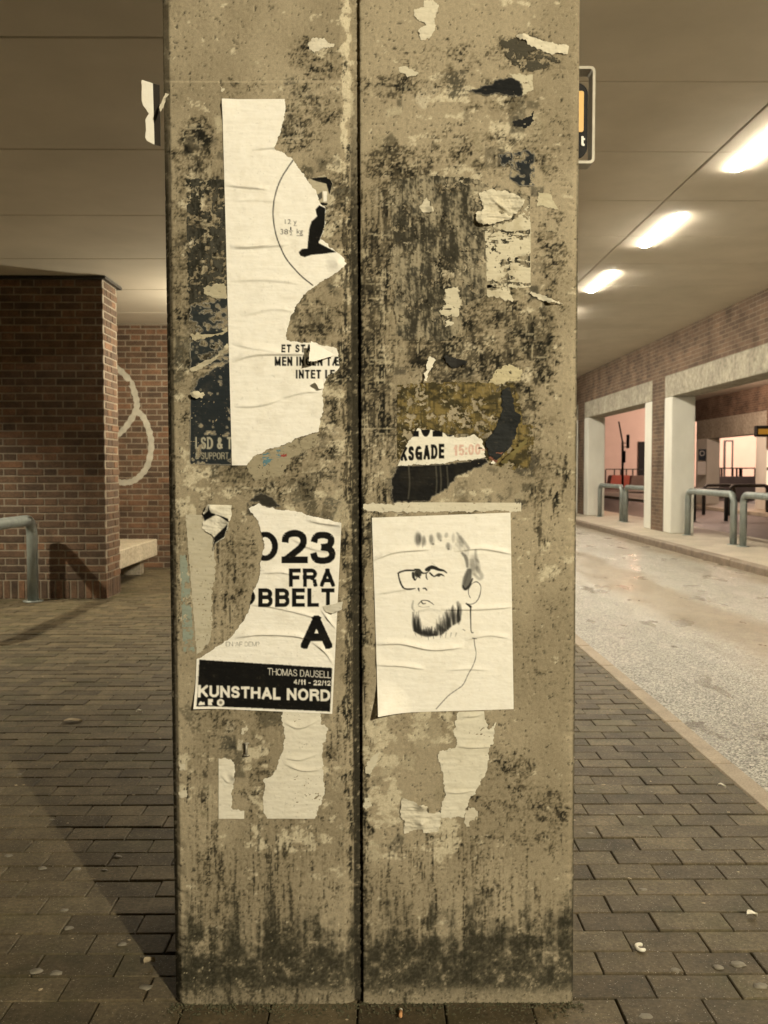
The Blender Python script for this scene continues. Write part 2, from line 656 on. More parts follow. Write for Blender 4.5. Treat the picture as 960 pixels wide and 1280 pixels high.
# upright bricks at the foot
k = 0
x = BX - .054
while x > -3.75:
    o = link('upright_brick', brick_unit(.0545, .05, .158), None, pier)
    o.location = (x + .0272 - .0005, BY + .025 + random.uniform(-.002, .002), .082)
    x -= .0667
y = BY + .0545
while y < BYE - .05:
    o = link('upright_brick', brick_unit(.0545, .05, .158), None, pier)
    pl_side(o, y + .03, .082, random.uniform(-.002, .002))
    y += .0667
lay(pier, -3.75, BX, .174, CZL - .03, pl_front, 3)
lay(pier, BY + .053, BYE, .174, CZL - .03, pl_side, 5)
box('ceiling_trim', -9, BX + .035, BY - .035, BYE + .05, CZL - .028, CZL - .003, 'dark_steel', pier)

WY = 10.66
bwall = empty('brick_wall', (-2.7, WY, 0))
tag(bwall, 'reddish brick wall behind the concrete bench with white painted loops', 'wall')
box('mortar_core', -9, .2, WY + .005, WY + .3, -.01, CZL - .002, 'mortar', bwall)
box('side_brickwork', -2.20, .19, WY + .001, WY + .0045, 0, CZL - .02, 'brickwork_x', bwall)


def pl_back(o, c, z, j):
    o.location = (c, WY + .025 + j, z)


lay(bwall, -3.30, -2.21, .006, CZL - .02, pl_back, 9)
box('niche_side_brickwork', -3.6, -3.31, BYE, WY, 0, CZL - .003, 'brickwork_y', bwall)

# white painted loops on that wall
def arc_pts(pts, n=14):
    pts = [np.array(p, float) for p in pts]
    out = []
    for i in range(len(pts) - 1):
        p0, p1, p2, p3 = pts[max(i - 1, 0)], pts[i], pts[i + 1], pts[min(i + 2, len(pts) - 1)]
        for t in np.linspace(0, 1, n, endpoint=False):
            out.append(.5 * (2 * p1 + (p2 - p0) * t + (2 * p0 - 5 * p1 + 4 * p2 - p3) * t * t + (3 * p1 - p0 - 3 * p2 + p3) * t ** 3))
    out.append(pts[-1])
    return np.array(out)


gr = empty('graffiti', (-2.75, WY, 1.3))
tag(gr, 'pale grey spray painted double loop on the brick wall', 'graffiti')
for gi, pts in enumerate(([(138, 456), (150, 463), (163, 478), (170, 498), (170, 512), (160, 530), (150, 541), (138, 548)],
            [(167, 513), (178, 520), (186, 538), (189, 557), (185, 580), (176, 594), (164, 602), (150, 603), (138, 600)])):
    p = arc_pts(pts)
    tng = np.gradient(p, axis=0)
    nn = np.stack([-tng[:, 1], tng[:, 0]], 1) / np.linalg.norm(tng, axis=1)[:, None]
    hw = 3.6 + .5 * np.sin(np.arange(len(p)) * .9)
    L, R = p + nn * hw[:, None], p - nn * hw[:, None]
    vv = []
    for q in (L, R):
        X, Z = on_y(q[:, 0], q[:, 1], WY - .004)
        vv += [(a, WY - .0019 - .0012 * gi, b2) for a, b2 in zip(X, Z)]
    for q in (L, R):
        X, Z = on_y(q[:, 0], q[:, 1], WY - .004)
        vv += [(a, WY + .002 + .001 * gi, b2) for a, b2 in zip(X, Z)]
    n = len(p)
    ff = []
    for i in range(n - 1):
        ff += [(i, i + 1, n + i + 1, n + i), (i, 2 * n + i, 2 * n + i + 1, i + 1), (n + i, n + i + 1, 3 * n + i + 1, 3 * n + i)]
    mesh('paint_stroke', vv, ff, 'graffiti_paint', gr)

# bench
bn = empty('concrete_bench', (-2.75, 9.4, 0))
tag(bn, 'pale concrete slab bench in the niche behind the brick pier', 'bench')
box('seat', -3.3, -2.47, BYE + .02, 10.12, .20, .385, 'bench_concrete', bn, .008)
box('support', -3.3, -2.62, 9.95, 10.1, 0, .199, 'bench_concrete', bn)
box('support', -3.3, -2.62, BYE + .03, BYE + .15, 0, .199, 'bench_concrete', bn)

# hoop rail in front of the pier
hp = empty('hoop_rail', (-3.1, 7.9, 0))
tag(hp, 'galvanised steel hoop rail in front of the dark brick pier', 'railing')
rx, rz = on_z(45, 748, 0)
RX = -3.03
tube('rail', hoop_path((RX, 7.93, 0), (RX, 6.0, 0), .72, .13), .047, 'galvanised', hp, 16)
for yy in (7.93, 6.0):
    tube('base_plate', [(RX, yy, .0), (RX, yy, .008)], .085, 'galvanised', hp, 20)

# ------------------------------------------------------------------ arcade on the right
arc = empty('arcade_wall', (WX, 15, 0))
tag(arc, 'brown brick arcade wall across the bus lane with wide openings', 'wall')
P0, PER, PW = 15.9, 6.16, .76
LB, LT = 2.42, 2.80
box('brick_band', WX, WX + .38, -8, 62, LT, CZR + .03, 'brickwork_y', arc)
for k in range(-4, 8):
    y0 = P0 + PER * k
    box('brick_pier', WX, WX + .38, y0, y0 + PW, .06, LT, 'brickwork_y', arc)
ords = {-1: 'nearest', 0: 'middle', 1: 'farther'}
for k in range(-2, 3):
    a0, a1 = P0 + PER * k + PW + .003, P0 + PER * (k + 1) - .003     # opening between piers
    fr = empty('opening_frame', (WX, (a0 + a1) / 2, .06))
    lb = {-1: 'white painted concrete frame of the wide opening nearest on the right',
          0: 'white painted concrete frame of the farther opening showing the pink wall', -2: 'white concrete frame of the arcade opening just out of view at right', 1: 'white concrete frame of the arcade opening hidden just behind the pillar', 2: 'white concrete frame of the farthest arcade opening hidden behind the pillar'}[k]
    tag(fr, lb, 'frame', 'concrete frames of the arcade openings')
    box('lintel', WX - .012, WX + .392, a0, a1, LB, LT - .003, 'raw_concrete', fr, .01)
    box('jamb', WX - .012, WX + .392, a0, a0 + .40, .07, LB - .003, 'white_concrete', fr, .01)
    box('jamb', WX - .012, WX + .392, a1 - .40, a1, .07, LB - .003, 'white_concrete', fr, .01)


def hoop(y0, y1, label, x=5.2, z=.068, mat='galvanised', h=.735, r=.05):
    t = empty('hoop_rail', (x, (y0 + y1) / 2, z))
    tag(t, label, 'railing', 'hoop rails in the arcade openings')
    tube('rail', hoop_path((x, y0, z), (x, y1, z), h, .13), r, mat, t, 14)
    for yy in (y0, y1):
        tube('base_plate', [(x, yy, z), (x, yy, z + .008)], r * 1.8, mat, t, 16)


hoop(13.15, 15.1, 'grey hoop rail whose far post stands against the white jamb')
hoop(10.9, 12.80, 'grey hoop rail running out of the frame at right')
hoop(19.2, 21.1, 'small grey hoop rail in the farther arcade opening, its left one')
hoop(17.15, 18.9, 'small grey hoop rail in the farther arcade opening, beside the brick pier')

# second arcade beyond
AX = 10.8
ar2 = empty('second_arcade', (AX, 28, 0))
tag(ar2, 'shadowed brick and concrete arcade seen through the nearest opening', 'wall')
box('brick_band', AX, AX + .4, 4, 31.0, LT + .02, 4.2, 'brickwork_y', ar2)
box('lintel', AX - .01, AX + .41, 25.1, 30.6, 2.2, LT + .017, 'raw_concrete', ar2)
box('jamb', AX - .01, AX + .41, 29.6, 30.6, .05, 2.197, 'white_concrete', ar2)
box('jamb', AX - .01, AX + .41, 25.1, 25.75, .05, 2.197, 'white_concrete', ar2)
box('brick_pier', AX, AX + .4, 4, 25.09, .05, LT + .017, 'brickwork_y', ar2)
struct(box('second_ceiling', WX + .4, AX + .4, -8, 31.0, CZR + .02, CZR + .2, 'ceiling_board'))


def facing_panel(px0, px1, py0, py1, Y):
    (xa, za), (xb, zb) = on_y(px0, py1, Y), on_y(px1, py0, Y)
    return float(xa), float(xb), float(za), float(zb)


x0, x1, z0, z1 = facing_panel(873, 882.5, 561.5, 575.5, 29.58)
sg = empty('blue_sign', (x0, 29.56, z0))
tag(sg, 'small dark blue square notice with a pale ring on a white jamb', 'sign')
box('panel', x0, x1, 29.565, 29.58, z0, z1, 'blue_panel', sg)
cx, cz = (x0 + x1) / 2 - .01, z0 + (z1 - z0) * .63
tube('ring', [(cx + .075 * math.cos(a), 29.56, cz + .075 * math.sin(a)) for a in np.linspace(0, 2 * math.pi, 25)], .012, 'white_plastic', sg, 6, False)
x0, x1, z0, z1 = facing_panel(871.5, 882.5, 577, 593.5, 29.58)
tag(box('white_notice', x0, x1, 29.57, 29.582, z0, z1, 'white_plastic'), 'white paper notice below the dark blue square sign', 'sign')
x0, x1, z0, z1 = facing_panel(945, 972, 532, 546, 24.6)
sg = empty('display_sign', (x0, 24.6, z0))
tag(sg, 'black sign box with amber display at the right edge', 'sign')
box('casing', x0, x1, 24.6, 24.75, z0, z1, 'black_plastic', sg, .02)
box('display', x0 + .06, x1 - .05, 24.588, 24.6, z0 + .07, z1 - .09, 'display_glow', sg)
tube('bracket', [(x0 + .2, 24.7, z0 + .1), (AX + .02, 25.3, z0 + .1)], .02, 'dark_steel', sg, 8)
for i, (pa, pb) in enumerate(((563, 584), (588, 606))):
    (ya, yb) = (24.9, 24.5)
    za, zb = float(on_y(957, pb, 25)[1]), float(on_y(957, pa, 25)[1])
    wn = empty('lit_window', (AX - .02, 24.7, za))
    tag(wn, ['lit window in the brick at right edge, the upper one', 'lit window in the brick at right edge, the lower one'][i], 'window')
    box('pane', AX - .02, AX - .004, 23.6, 25.0, za, zb, 'window_glow', wn)
    box('frame', AX - .03, AX - .004, 25.0, 25.05, za - .04, zb + .04, 'white_concrete', wn)
for i, (pa, pb, py, yy) in enumerate(((868, 908, 612, 21.0), (880, 918, 606.5, 24.0), (913, 960, 607, 23.5))):
    xa, za = on_y(pa, py, yy)
    xb, zb = on_y(pb, py, yy)
    t = empty('hoop_rail', (float(xa), yy, 0))
    tag(t, ['dark hoop rail beyond the nearest opening, lowest of three', 'dark hoop rail beyond the nearest opening, topmost of three', 'dark hoop rail beyond the nearest opening, farthest right'][i], 'railing')
    tube('rail', hoop_path((float(xa), yy, -.03), (float(xb), yy, -.03), float(za) + .03, .12), .045, 'dark_steel', t, 10)

# yard and pale building beyond
pb = empty('pink_building', (22, 66, 0))
tag(pb, 'pale pink rendered building lit from below beyond the arcade', 'building')
box('wall', 10, 48, 66, 67, -.1, 10, 'pink_render', pb)
x0, x1, z0, z1 = facing_panel(798, 808, 552, 600, 65.9)
box('doorway', x0, x1, 65.9, 65.99, z0, z1, 'black_plastic', pb)
x0, x1, z0, z1 = facing_panel(906.5, 915, 552, 604, 65.9)
wd = box('window', x0, x1, 65.93, 65.99, z0, z1, 'pink_render', pb)
fr_ = .11
box('window_frame', x0 - fr_, x0, 65.88, 65.985, z0, z1 + fr_, 'dark_steel', wd)
box('window_frame', x1, x1 + fr_, 65.88, 65.985, z0, z1 + fr_, 'dark_steel', wd)
box('window_frame', x0, x1, 65.88, 65.985, z1, z1 + fr_, 'dark_steel', wd)


def railing(name, pxs, py_top, py_bot, Y, label):
    t = empty(name, (0, Y, 0))
    tag(t, label, 'railing')
    xa, zt = on_y(pxs[0], py_top, Y)
    xb, _ = on_y(pxs[-1], py_top, Y)
    zb = float(on_y(pxs[0], py_bot, Y)[1])
    box('top_rail', float(xa), float(xb), Y - .03, Y + .03, float(zt) - .06, float(zt), 'dark_steel', t)
    for p in pxs:
        xc = float(on_y(p, py_top, Y)[0])
        box('post', xc - .04, xc + .04, Y - .028, Y + .028, zb, float(zt) - .061, 'dark_steel', t)


def block(name, pts, Y, depth, mat, label, cat):
    n = len(pts)
    vv = []
    for yy in (Y, Y + depth):
        for p in pts:
            X, Z = on_y(p[0], p[1], Y)
            vv.append((float(X), yy, float(Z)))
    ff = [tuple(range(n))[::-1], tuple(range(n, 2 * n))] + [(i, (i + 1) % n, n + (i + 1) % n, n + i) for i in range(n)]
    me = bpy.data.meshes.new(name)
    me.from_pydata(vv, [], ff)
    bm = bmesh.new()
    bm.from_mesh(me)
    bmesh.ops.recalc_face_normals(bm, faces=bm.faces)
    bmesh.ops.bevel(bm, geom=list(bm.edges), offset=.05, segments=2, affect='EDGES')
    bm.to_mesh(me)
    bm.free()
    return tag(link(name, me, mat), label, cat)


railing('yard_railing', (757, 768, 776, 783, 791, 808), 586, 611, 60.5, 'thin dark railing on the low wall before the pink building')
block('red_barrier', ((762, 611), (765, 594), (788, 594), (786, 611)), 57.5, 1.0, 'red_paint', 'red painted barrier block at the foot of the pink wall', 'barrier')
block('grey_barrier', ((787.5, 611), (790.5, 594.5), (810, 594.5), (810, 611)), 57.3, 1.0, 'grey_paint', 'grey barrier block beside the red one', 'barrier')
railing('yard_railing', (884, 891, 899, 902, 916, 921, 925, 927, 944), 584.5, 597, 45, 'dark railing above the charcoal wall beyond the second arcade')
block('charcoal_wall', ((896, 616), (899, 595.5), (946, 595.5), (946, 634)), 36, .6, 'charcoal_paint', 'low charcoal wall in front of the bright building', 'wall')
block('brown_wall', ((878, 612), (878, 596.5), (898, 596.5), (898, 612)), 37, .6, 'grey_paint', 'low brown wall left of the charcoal wall', 'wall')
lp = empty('signal_post', (13.5, 50, 0))
tag(lp, 'black post with leaning arm and box before the pink wall', 'post')


def P3(px, py, Y):
    X, Z = on_y(px, py, Y)
    return (float(X), Y, float(Z))


tube('pole', [P3(778.3, 616, 50), P3(778.3, 552, 50)], .065, 'black_plastic', lp, 10)
tube('arm', [P3(778.3, 553, 50), P3(773.5, 527, 50)], .045, 'black_plastic', lp, 10)
p = P3(784.8, 552, 50)
box('signal_box', p[0] - .06, p[0] + .06, 49.85, 50.1, p[2] - .37, p[2] + .38, 'black_plastic', lp, .02)
for yy in (554, 558.5):
    tube('bracket', [P3(778.3, yy, 50), P3(784.8, yy, 50)], .02, 'black_plastic', lp, 6)
p = P3(780.2, 571, 50)
box('control_box', p[0] - .05, p[0] + .06, 49.9, 50.1, p[2] - .33, p[2] + .33, 'black_plastic', lp, .02)

# ------------------------------------------------------------------ tube lamps
LXc, LZ = 2.79, CZR - .075
for k, yc in enumerate([4.16, 6.58, 8.98, 11.37, 13.77, 16.17, 18.57, 20.97]):
    t = empty('tube_lamp', (LXc, yc, CZR))
    lab = {1: 'lit tube lamp on the ceiling at the right edge, the largest', 2: 'lit tube lamp on the ceiling, the middle one of three',
           3: 'lit tube lamp on the ceiling closest to the pillar edge', 0: 'lit tube lamp of the row, just out of view at upper right',
           4: 'lit tube lamp of the row, first one hidden behind the pillar', 5: 'lit tube lamp of the row, second one hidden behind the pillar',
           6: 'lit tube lamp of the row, third one hidden behind the pillar', 7: 'lit tube lamp of the row, last one hidden behind the pillar'}[k]
    tag(t, lab, 'lamp', 'tube lamps along the ceiling')
    box('housing', LXc - .036, LXc + .036, yc - .57, yc + .57, CZR - .006, CZR + .02, 'white_plastic', t, .002)
    cap = [(.6 - .048 * (1 - math.cos(a)), .048 * math.sin(a)) for a in np.linspace(.12, math.pi / 2, 6)]
    prof = [(-u, v) for u, v in cap] + [(u, v) for u, v in cap[::-1]]
    dfo = tube('diffuser', [(LXc, yc + u, 0) for u, v in prof], [v for u, v in prof], 'tube_glow', t, 14)
    dfo.scale.z = .34
    dfo.location.z = CZR - .006

# ------------------------------------------------------------------ the pillar
LEAN = -.0028


def fx(px):
    return float(on_y(px, 640, D)[0])


xl, xl2 = fx(209), fx(219.5)
xb0, xb1, xb2, xg, xr = fx(428), fx(439.5), fx(442), fx(450.5), fx(451.5)
xe0, xe1 = fx(713.5), fx(721.5)
STEP = .0026


def span(a, b2, st=STEP):
    n = max(2, int(math.ceil(abs(b2 - a) / st)) + 1)
    return np.linspace(a, b2, n)


# stain fields, joint shade included, in photo pixels: (cx, cy, rx, ry, strength, streak)
DARK = [
    (395, 75, 42, 32, .62, 0), (388, 140, 42, 45, .72, 0), (372, 172, 26, 22, .6, 0), (300, 110, 40, 12, .45, 0), (246, 180, 20, 40, .85, 0), (228, 190, 16, 50, .45, 0),
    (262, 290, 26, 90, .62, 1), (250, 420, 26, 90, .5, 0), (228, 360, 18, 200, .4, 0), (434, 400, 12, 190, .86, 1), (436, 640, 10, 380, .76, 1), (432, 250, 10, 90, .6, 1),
    (415, 240, 22, 60, .35, 0), (392, 400, 36, 46, .55, 0), (415, 500, 18, 50, .45, 0), (340, 595, 90, 34, .5, 0), (395, 565, 40, 40, .45, 0), (280, 740, 32, 90, .42, 1),
    (224, 680, 14, 160, .35, 1), (272, 905, 34, 30, .5, 0), (300, 700, 20, 70, .4, 0), (325, 980, 18, 36, .6, 0), (335, 900, 30, 20, .35, 0), (250, 1000, 18, 120, .35, 1), (420, 930, 14, 60, .4, 1), (437, 1000, 6, 200, .7, 1),
    (350, 1090, 110, 70, .36, 1), (265, 1120, 20, 110, .62, 1), (360, 1060, 14, 110, .45, 1), (310, 1060, 9, 90, .45, 1),
    (500, 108, 70, 18, .62, 0), (645, 62, 40, 26, .62, 0), (680, 80, 36, 20, .4, 0), (560, 70, 80, 30, .35, 0), (620, 120, 60, 22, .45, 0), (600, 190, 90, 30, .4, 0), (500, 205, 56, 28, .66, 0), (520, 240, 50, 26, .7, 0),
    (470, 330, 26, 130, .66, 1), (545, 300, 60, 80, .75, 1), (505, 300, 20, 90, .6, 1), (525, 375, 40, 60, .85, 1), (475, 480, 26, 110, .66, 1), (545, 440, 46, 40, .9, 0), (620, 400, 60, 50, .58, 0), (650, 450, 40, 60, .7, 0), (600, 450, 40, 30, .7, 0), (690, 330, 20, 90, .5, 0), (660, 530, 26, 50, .55, 0), (680, 440, 26, 60, .5, 0),
    (470, 640, 16, 90, .5, 1), (700, 610, 7, 40, .8, 1), (672, 640, 8, 60, .6, 1), (690, 180, 26, 60, .35, 0), (680, 600, 40, 40, .35, 0), (690, 720, 30, 60, .25, 0), (690, 810, 30, 60, .2, 0),
    (640, 1000, 50, 70, .46, 0), (690, 1020, 22, 44, .62, 0), (655, 960, 16, 60, .35, 1), (590, 1000, 20, 20, .5, 0), (530, 1120, 20, 130, .48, 1), (590, 1110, 20, 110, .44, 1), (640, 1140, 60, 80, .4, 1), (560, 1090, 140, 60, .3, 1), (458, 1000, 7, 230, .6, 1), (456, 600, 6, 400, .78, 1), (446, 700, 8, 520, .9, 1), (500, 900, 40, 30, .25, 0),  # streaks along the joint are grime plus shade put into the colour
]
LIGHT = [
    (398, 58, 16, 10, .8), (433, 80, 6, 240, .95), (240, 260, 16, 60, .45), (415, 300, 18, 60, .45), (434, 370, 8, 50, .75), (420, 230, 16, 40, .55), (395, 440, 34, 20, .4), (415, 520, 20, 70, .55), (250, 600, 40, 20, .5), (360, 575, 60, 24, .45), (340, 620, 80, 16, .5), (230, 600, 14, 220, .35),
    (318, 945, 26, 26, .55), (330, 1000, 22, 26, .5), (370, 1050, 50, 26, .55), (320, 1030, 16, 40, .55), (228, 950, 8, 10, .8), (229, 990, 7, 8, .8), (390, 960, 40, 10, .4),
    (530, 90, 40, 14, .3), (600, 130, 70, 30, .4), (640, 150, 40, 40, .5), (560, 175, 60, 12, .4), (560, 220, 60, 14, .5), (490, 260, 16, 60, .6), (600, 300, 50, 70, .5), (560, 370, 16, 40, .85), (600, 430, 30, 16, .55), (640, 470, 26, 22, .6), (465, 600, 20, 90, .5), (480, 400, 10, 80, .5), (660, 380, 30, 20, .4),
    (475, 930, 26, 60, .62), (480, 1000, 26, 60, .45), (555, 1050, 24, 34, .75), (540, 910, 30, 30, .5), (500, 1060, 50, 20, .4), (680, 700, 40, 30, .4), (560, 610, 60, 30, .3),
]


PATCHES = []
pr = random.Random(23)
TONES = ((.035, .034, .028), (.05, .048, .036), (.09, .08, .054), (.15, .125, .08), (.27, .235, .155), (.42, .375, .265), (.54, .49, .37))
for (x0, y0, x1, y1), cnt, wts in (((462, 195, 690, 470), 130, (5, 5, 5, 4, 4, 3, 2)), ((222, 150, 284, 480), 46, (6, 6, 5, 4, 4, 3, 1)), ((365, 220, 432, 640), 46, (2, 3, 4, 4, 5, 4, 2)),
                                   ((216, 585, 432, 650), 24, (2, 3, 3, 4, 5, 3, 2)), ((458, 470, 690, 640), 60, (3, 4, 5, 4, 4, 3, 1)), ((470, 90, 690, 200), 26, (2, 3, 4, 4, 4, 3, 1)), ((356, 90, 424, 230), 22, (3, 4, 4, 4, 3, 2, 1)), ((222, 890, 430, 1030), 14, (0, 1, 2, 3, 4, 3, 1)), ((458, 890, 620, 1070), 18, (0, 1, 2, 3, 4, 4, 2))):
    for i in range(cnt):
        a_ = pr.gauss(0, .12) + (pr.choice((0, .5, -.6)) if pr.random() < .25 else 0)
        big = pr.random() < .25
        PATCHES.append((pr.uniform(x0, x1), pr.uniform(y0, y1), pr.uniform(2, 9) * (2 if big else 1), pr.uniform(2.5, 13) * (1.7 if big else 1), math.cos(a_), math.sin(a_), pr.choices(TONES, wts)[0], pr.uniform(.4, .9), pr.uniform(.36, .52)))


def pillar_colour(X, Z, Yv, depth):
    px, py = to_px(X, Yv, Z)
    wx = (fbm(px / 16, py / 16, 3, .5, 3.) - .5) * 26
    wy = (fbm(px / 16, py / 16, 3, .5, 8.) - .5) * 26
    low = fbm(px / 70, py / 110, 4, .5, 1.)
    col = mix(np.tile(np.array([.345, .297, .205]), px.shape + (1,)), [.27, .23, .155], sst(.35, .65, low))
    iso = fbm(px / 13, py / 13, 6, .66, 2.)
    iso2 = fbm(px / 4, py / 4, 4, .7, 21.)
    strk = fbm(px / 3.2, py / 46, 5, .62, 5.)
    strk2 = fbm(px / 9, py / 120, 4, .6, 15.)
    Di, Ds = np.zeros_like(px), np.zeros_like(px)
    for cx, cy, rx, ry, s, st in DARK:
        if 150 < cy < 650:
            s = min(.97, s * 1.17)
        q = ((px + wx - cx) / rx) ** 2 + ((py + wy - cy) / ry) ** 2
        f = s * (1 - sst(.25, 1.5, q))
        if st:
            Ds = np.maximum(Ds, f)
        else:
            Di = np.maximum(Di, f)
    Li = np.zeros_like(px)
    for cx, cy, rx, ry, s in LIGHT:
        q = ((px + wx * .7 - cx) / rx) ** 2 + ((py + wy * .7 - cy) / ry) ** 2
        Li = np.maximum(Li, s * (1 - sst(.4, 1.3, q)))
    # damp, splashed foot
    foot = sst(1030, 1190, py + (strk2 - .5) * 210)
    foot2 = sst(1122, 1200, py + (strk2 - .5) * 120 + (iso - .5) * 90) * (1 - sst(1228, 1246, py + (iso - .5) * 30) * .75)
    ln = fbm(px / 17, py / 12, 6, .66, 31.)
    lt = sst(.70 - .40 * Li, .78 - .40 * Li, ln)
    col = mix(col, [.55, .495, .36], lt * .85)
    fine = fbm(px / 2.2, py / 2.2, 3, .7, 91.)
    # layers of poster remains, each a worn patch with ragged edges
    for cx, cy, hw, hh_, ca, sa, tone, op, er in PATCHES:
        m_ = (np.abs(px - cx) < hw + hh_ + 14) & (np.abs(py - cy) < hh_ + hw + 14)
        if not m_.any():
            continue
        qx, qy = px[m_] - cx + wx[m_] * .28, py[m_] - cy + wy[m_] * .28
        u, v = qx * ca + qy * sa, -qx * sa + qy * ca
        dd = np.maximum(np.abs(u) - hw, np.abs(v) - hh_)
        k = (1 - sst(-1.2, 1.2, dd)) * op * sst(er - .07, er + .05, .5 * fine[m_] + .5 * iso[m_])
        col[m_] = col[m_] * (1 - k[:, None]) + np.array(tone) * k[:, None]
    nz = lambda n: (n - .5) / .125
    scr_v = fbm(px / 1.9, py / 24, 4, .66, 111.)
    scr_h = fbm(px / 26, py / 2.1, 4, .66, 121.)
    tone = fbm(px / 9, py / 13, 4, .6, 101.)
    Dall = np.maximum(Di, Ds)
    BLACK, BROWN = [.013, .0125, .009], [.125, .103, .063]
    mi = (.50 * nz(iso) + .35 * nz(iso2) + .42 * nz(fine) + .22 * nz(scr_h)) / .78
    mv = (.50 * nz(strk) + .30 * nz(scr_v) + .42 * nz(fine) + .25 * nz(iso)) / .78
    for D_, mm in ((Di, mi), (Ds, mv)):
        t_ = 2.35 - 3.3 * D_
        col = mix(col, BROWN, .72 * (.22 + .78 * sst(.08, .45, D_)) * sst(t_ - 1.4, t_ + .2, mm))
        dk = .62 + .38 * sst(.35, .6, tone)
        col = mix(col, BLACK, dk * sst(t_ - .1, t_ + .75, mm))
    # pale scrapes through the black
    zone = sst(.45, .75, Dall)
    col = mix(col, [.44, .39, .27], .7 * zone * sst(1.25, 1.9, .8 * nz(scr_v) + .5 * nz(ln)))
    col = mix(col, [.44, .39, .27], .6 * zone * sst(1.35, 1.95, .8 * nz(scr_h) + .5 * nz(ln)))
    # form-work line
    col = mix(col, [.47, .41, .29], .5 * sst(1.6, .4, np.abs(py - 102 - 2 * (low - .5))) * (px < 425))
    mf = (.55 * nz(strk) + .4 * nz(fine) + .3 * nz(iso2) + .45 * nz(low)) / .85
    col = mix(col, [.10, .085, .054], .72 * sst(1.9 - 2.2 * foot, 3.2 - 2.2 * foot, mf))
    col = mix(col, BLACK, .6 * sst(2.5 - 1.7 * foot, 3.3 - 1.7 * foot, mf))
    mo = (.8 * nz(iso) + .5 * nz(iso2) + .3 * nz(fine)) / 1.0
    col = mix(col, [.05, .046, .03], .88 * foot2 * sst(-2.6, -.6, mo))
    col = mix(col, [.021, .0205, .0135], .68 * foot2 * sst(-.8, 1.2, mo))
    # mortar splashes and chips near the foot
    chip = fbm(px / 3.2, py / 3.2, 2, .5, 44.)
    col = mix(col, [.42, .37, .25], .8 * sst(.86, .89, chip + .25 * (low - .5)) * sst(1120, 1200, py))
    # pits
    pit = fbm(px / 2.4, py / 2.4, 2, .5, 51.)
    col = mix(col, [.045, .04, .03], .85 * sst(.80, .86, pit + .10 * (iso - .5)))
    # joint dirt with the groove's shade painted in, thinner near the top
    gd = sst(.006, .0118, depth) * sst(60, 330, py + 90 * (strk2 - .5)) * (depth < .1)
    col = mix(col, [.035, .031, .021], .95 * gd * sst(.2, .45, iso2))
    ridge = sst(.03, .0, np.abs(fbm(px / 7, py / 7, 4, .6, 81.) - .5)) * sst(.5, .62, fbm(px / 40, py / 40, 3, .5, 83.))
    hgt = (iso - .5) * .0016 + (iso2 - .5) * .0008 + .0016 * ridge - .0035 * sst(.72, .86, pit) - .0008 * sst(.3, 1.2, mi) * zone
    return col, hgt


def shaft(name, xs, ds, parent):
    """front of one half: columns at xs with recess ds, fine below, one tall strip above"""
    zs = np.concatenate([span(0, 2.17, STEP * 1.04), np.array([2.4, CZL + .01])])
    nx, nz = len(xs), len(zs)
    Xg, Zg = np.meshgrid(xs, zs)
    Dg = np.tile(ds, (nz, 1))
    X = Xg + LEAN * (Zg - CH)
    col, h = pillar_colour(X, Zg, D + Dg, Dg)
    chipn = fbm(Zg * 70, Xg * 0 + 3 + (Xg > 0), 4, .6, 61.)
    edge = np.zeros_like(Xg)
    for ex in (xb2, xr, xl2, xe0):
        edge = np.maximum(edge, 1 - np.abs(Xg - ex) / .012)
    Yv = D + Dg - h + np.clip(edge, 0, 1) * sst(.55, .8, chipn) * .005
    verts = np.stack([X, Yv, Zg], -1).reshape(-1, 3)
    idx = np.arange(nx * nz).reshape(nz, nx)
    q = np.stack([idx[:-1, :-1], idx[:-1, 1:], idx[1:, 1:], idx[1:, :-1]], -1).reshape(-1, 4)
    me = bpy.data.meshes.new(name)
    nv, nf = len(verts), len(q)
    me.vertices.add(nv)
    me.vertices.foreach_set('co', verts.ravel())
    me.loops.add(nf * 4)
    me.loops.foreach_set('vertex_index', q.ravel().astype(np.int32))
    me.polygons.add(nf)
    me.polygons.foreach_set('loop_start', np.arange(0, nf * 4, 4, dtype=np.int32))
    me.update(calc_edges=True)
    a = me.color_attributes.new('Col', 'FLOAT_COLOR', 'POINT')
    rgba = np.concatenate([col.reshape(-1, 3), np.ones((nv, 1))], 1).astype(np.float32)
    a.data.foreach_set('color', rgba.ravel())
    me.shade_smooth()
    return link(name, me, 'weathered_concrete', parent)


pil = empty('concrete_pillar', (0, D + .25, 0))
tag(pil, 'grimy concrete pillar covered with torn posters, split by a vertical joint', 'pillar')
BK = .5
xs = np.concatenate([[xl], [xl + .0003], span(xl + .002, xl2, .003), span(xl2 + STEP, xb0), span(xb0 + .002, xb1, .0022), span(xb1 + .0015, xb2, .0015), [xb2 + .0003]])
ds = np.interp(xs, [xl, xl + .0003, xl2, xb0, xb1, xb2, xb2 + .0003], [BK, .019, 0, 0, .008, .0145, .0145])
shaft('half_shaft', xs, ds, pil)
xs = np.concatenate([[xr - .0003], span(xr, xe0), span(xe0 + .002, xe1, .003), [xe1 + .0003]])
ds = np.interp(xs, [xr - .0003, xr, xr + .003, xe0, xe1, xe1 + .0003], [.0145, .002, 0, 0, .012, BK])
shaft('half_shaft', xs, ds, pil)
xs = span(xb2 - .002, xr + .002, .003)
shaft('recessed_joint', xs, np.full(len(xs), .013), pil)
mesh('back', [(xl, D + BK, 0), (xe1, D + BK, 0), (xe1, D + BK, CZL), (xl, D + BK, CZL)], [(0, 1, 2, 3)], 'raw_concrete', pil)


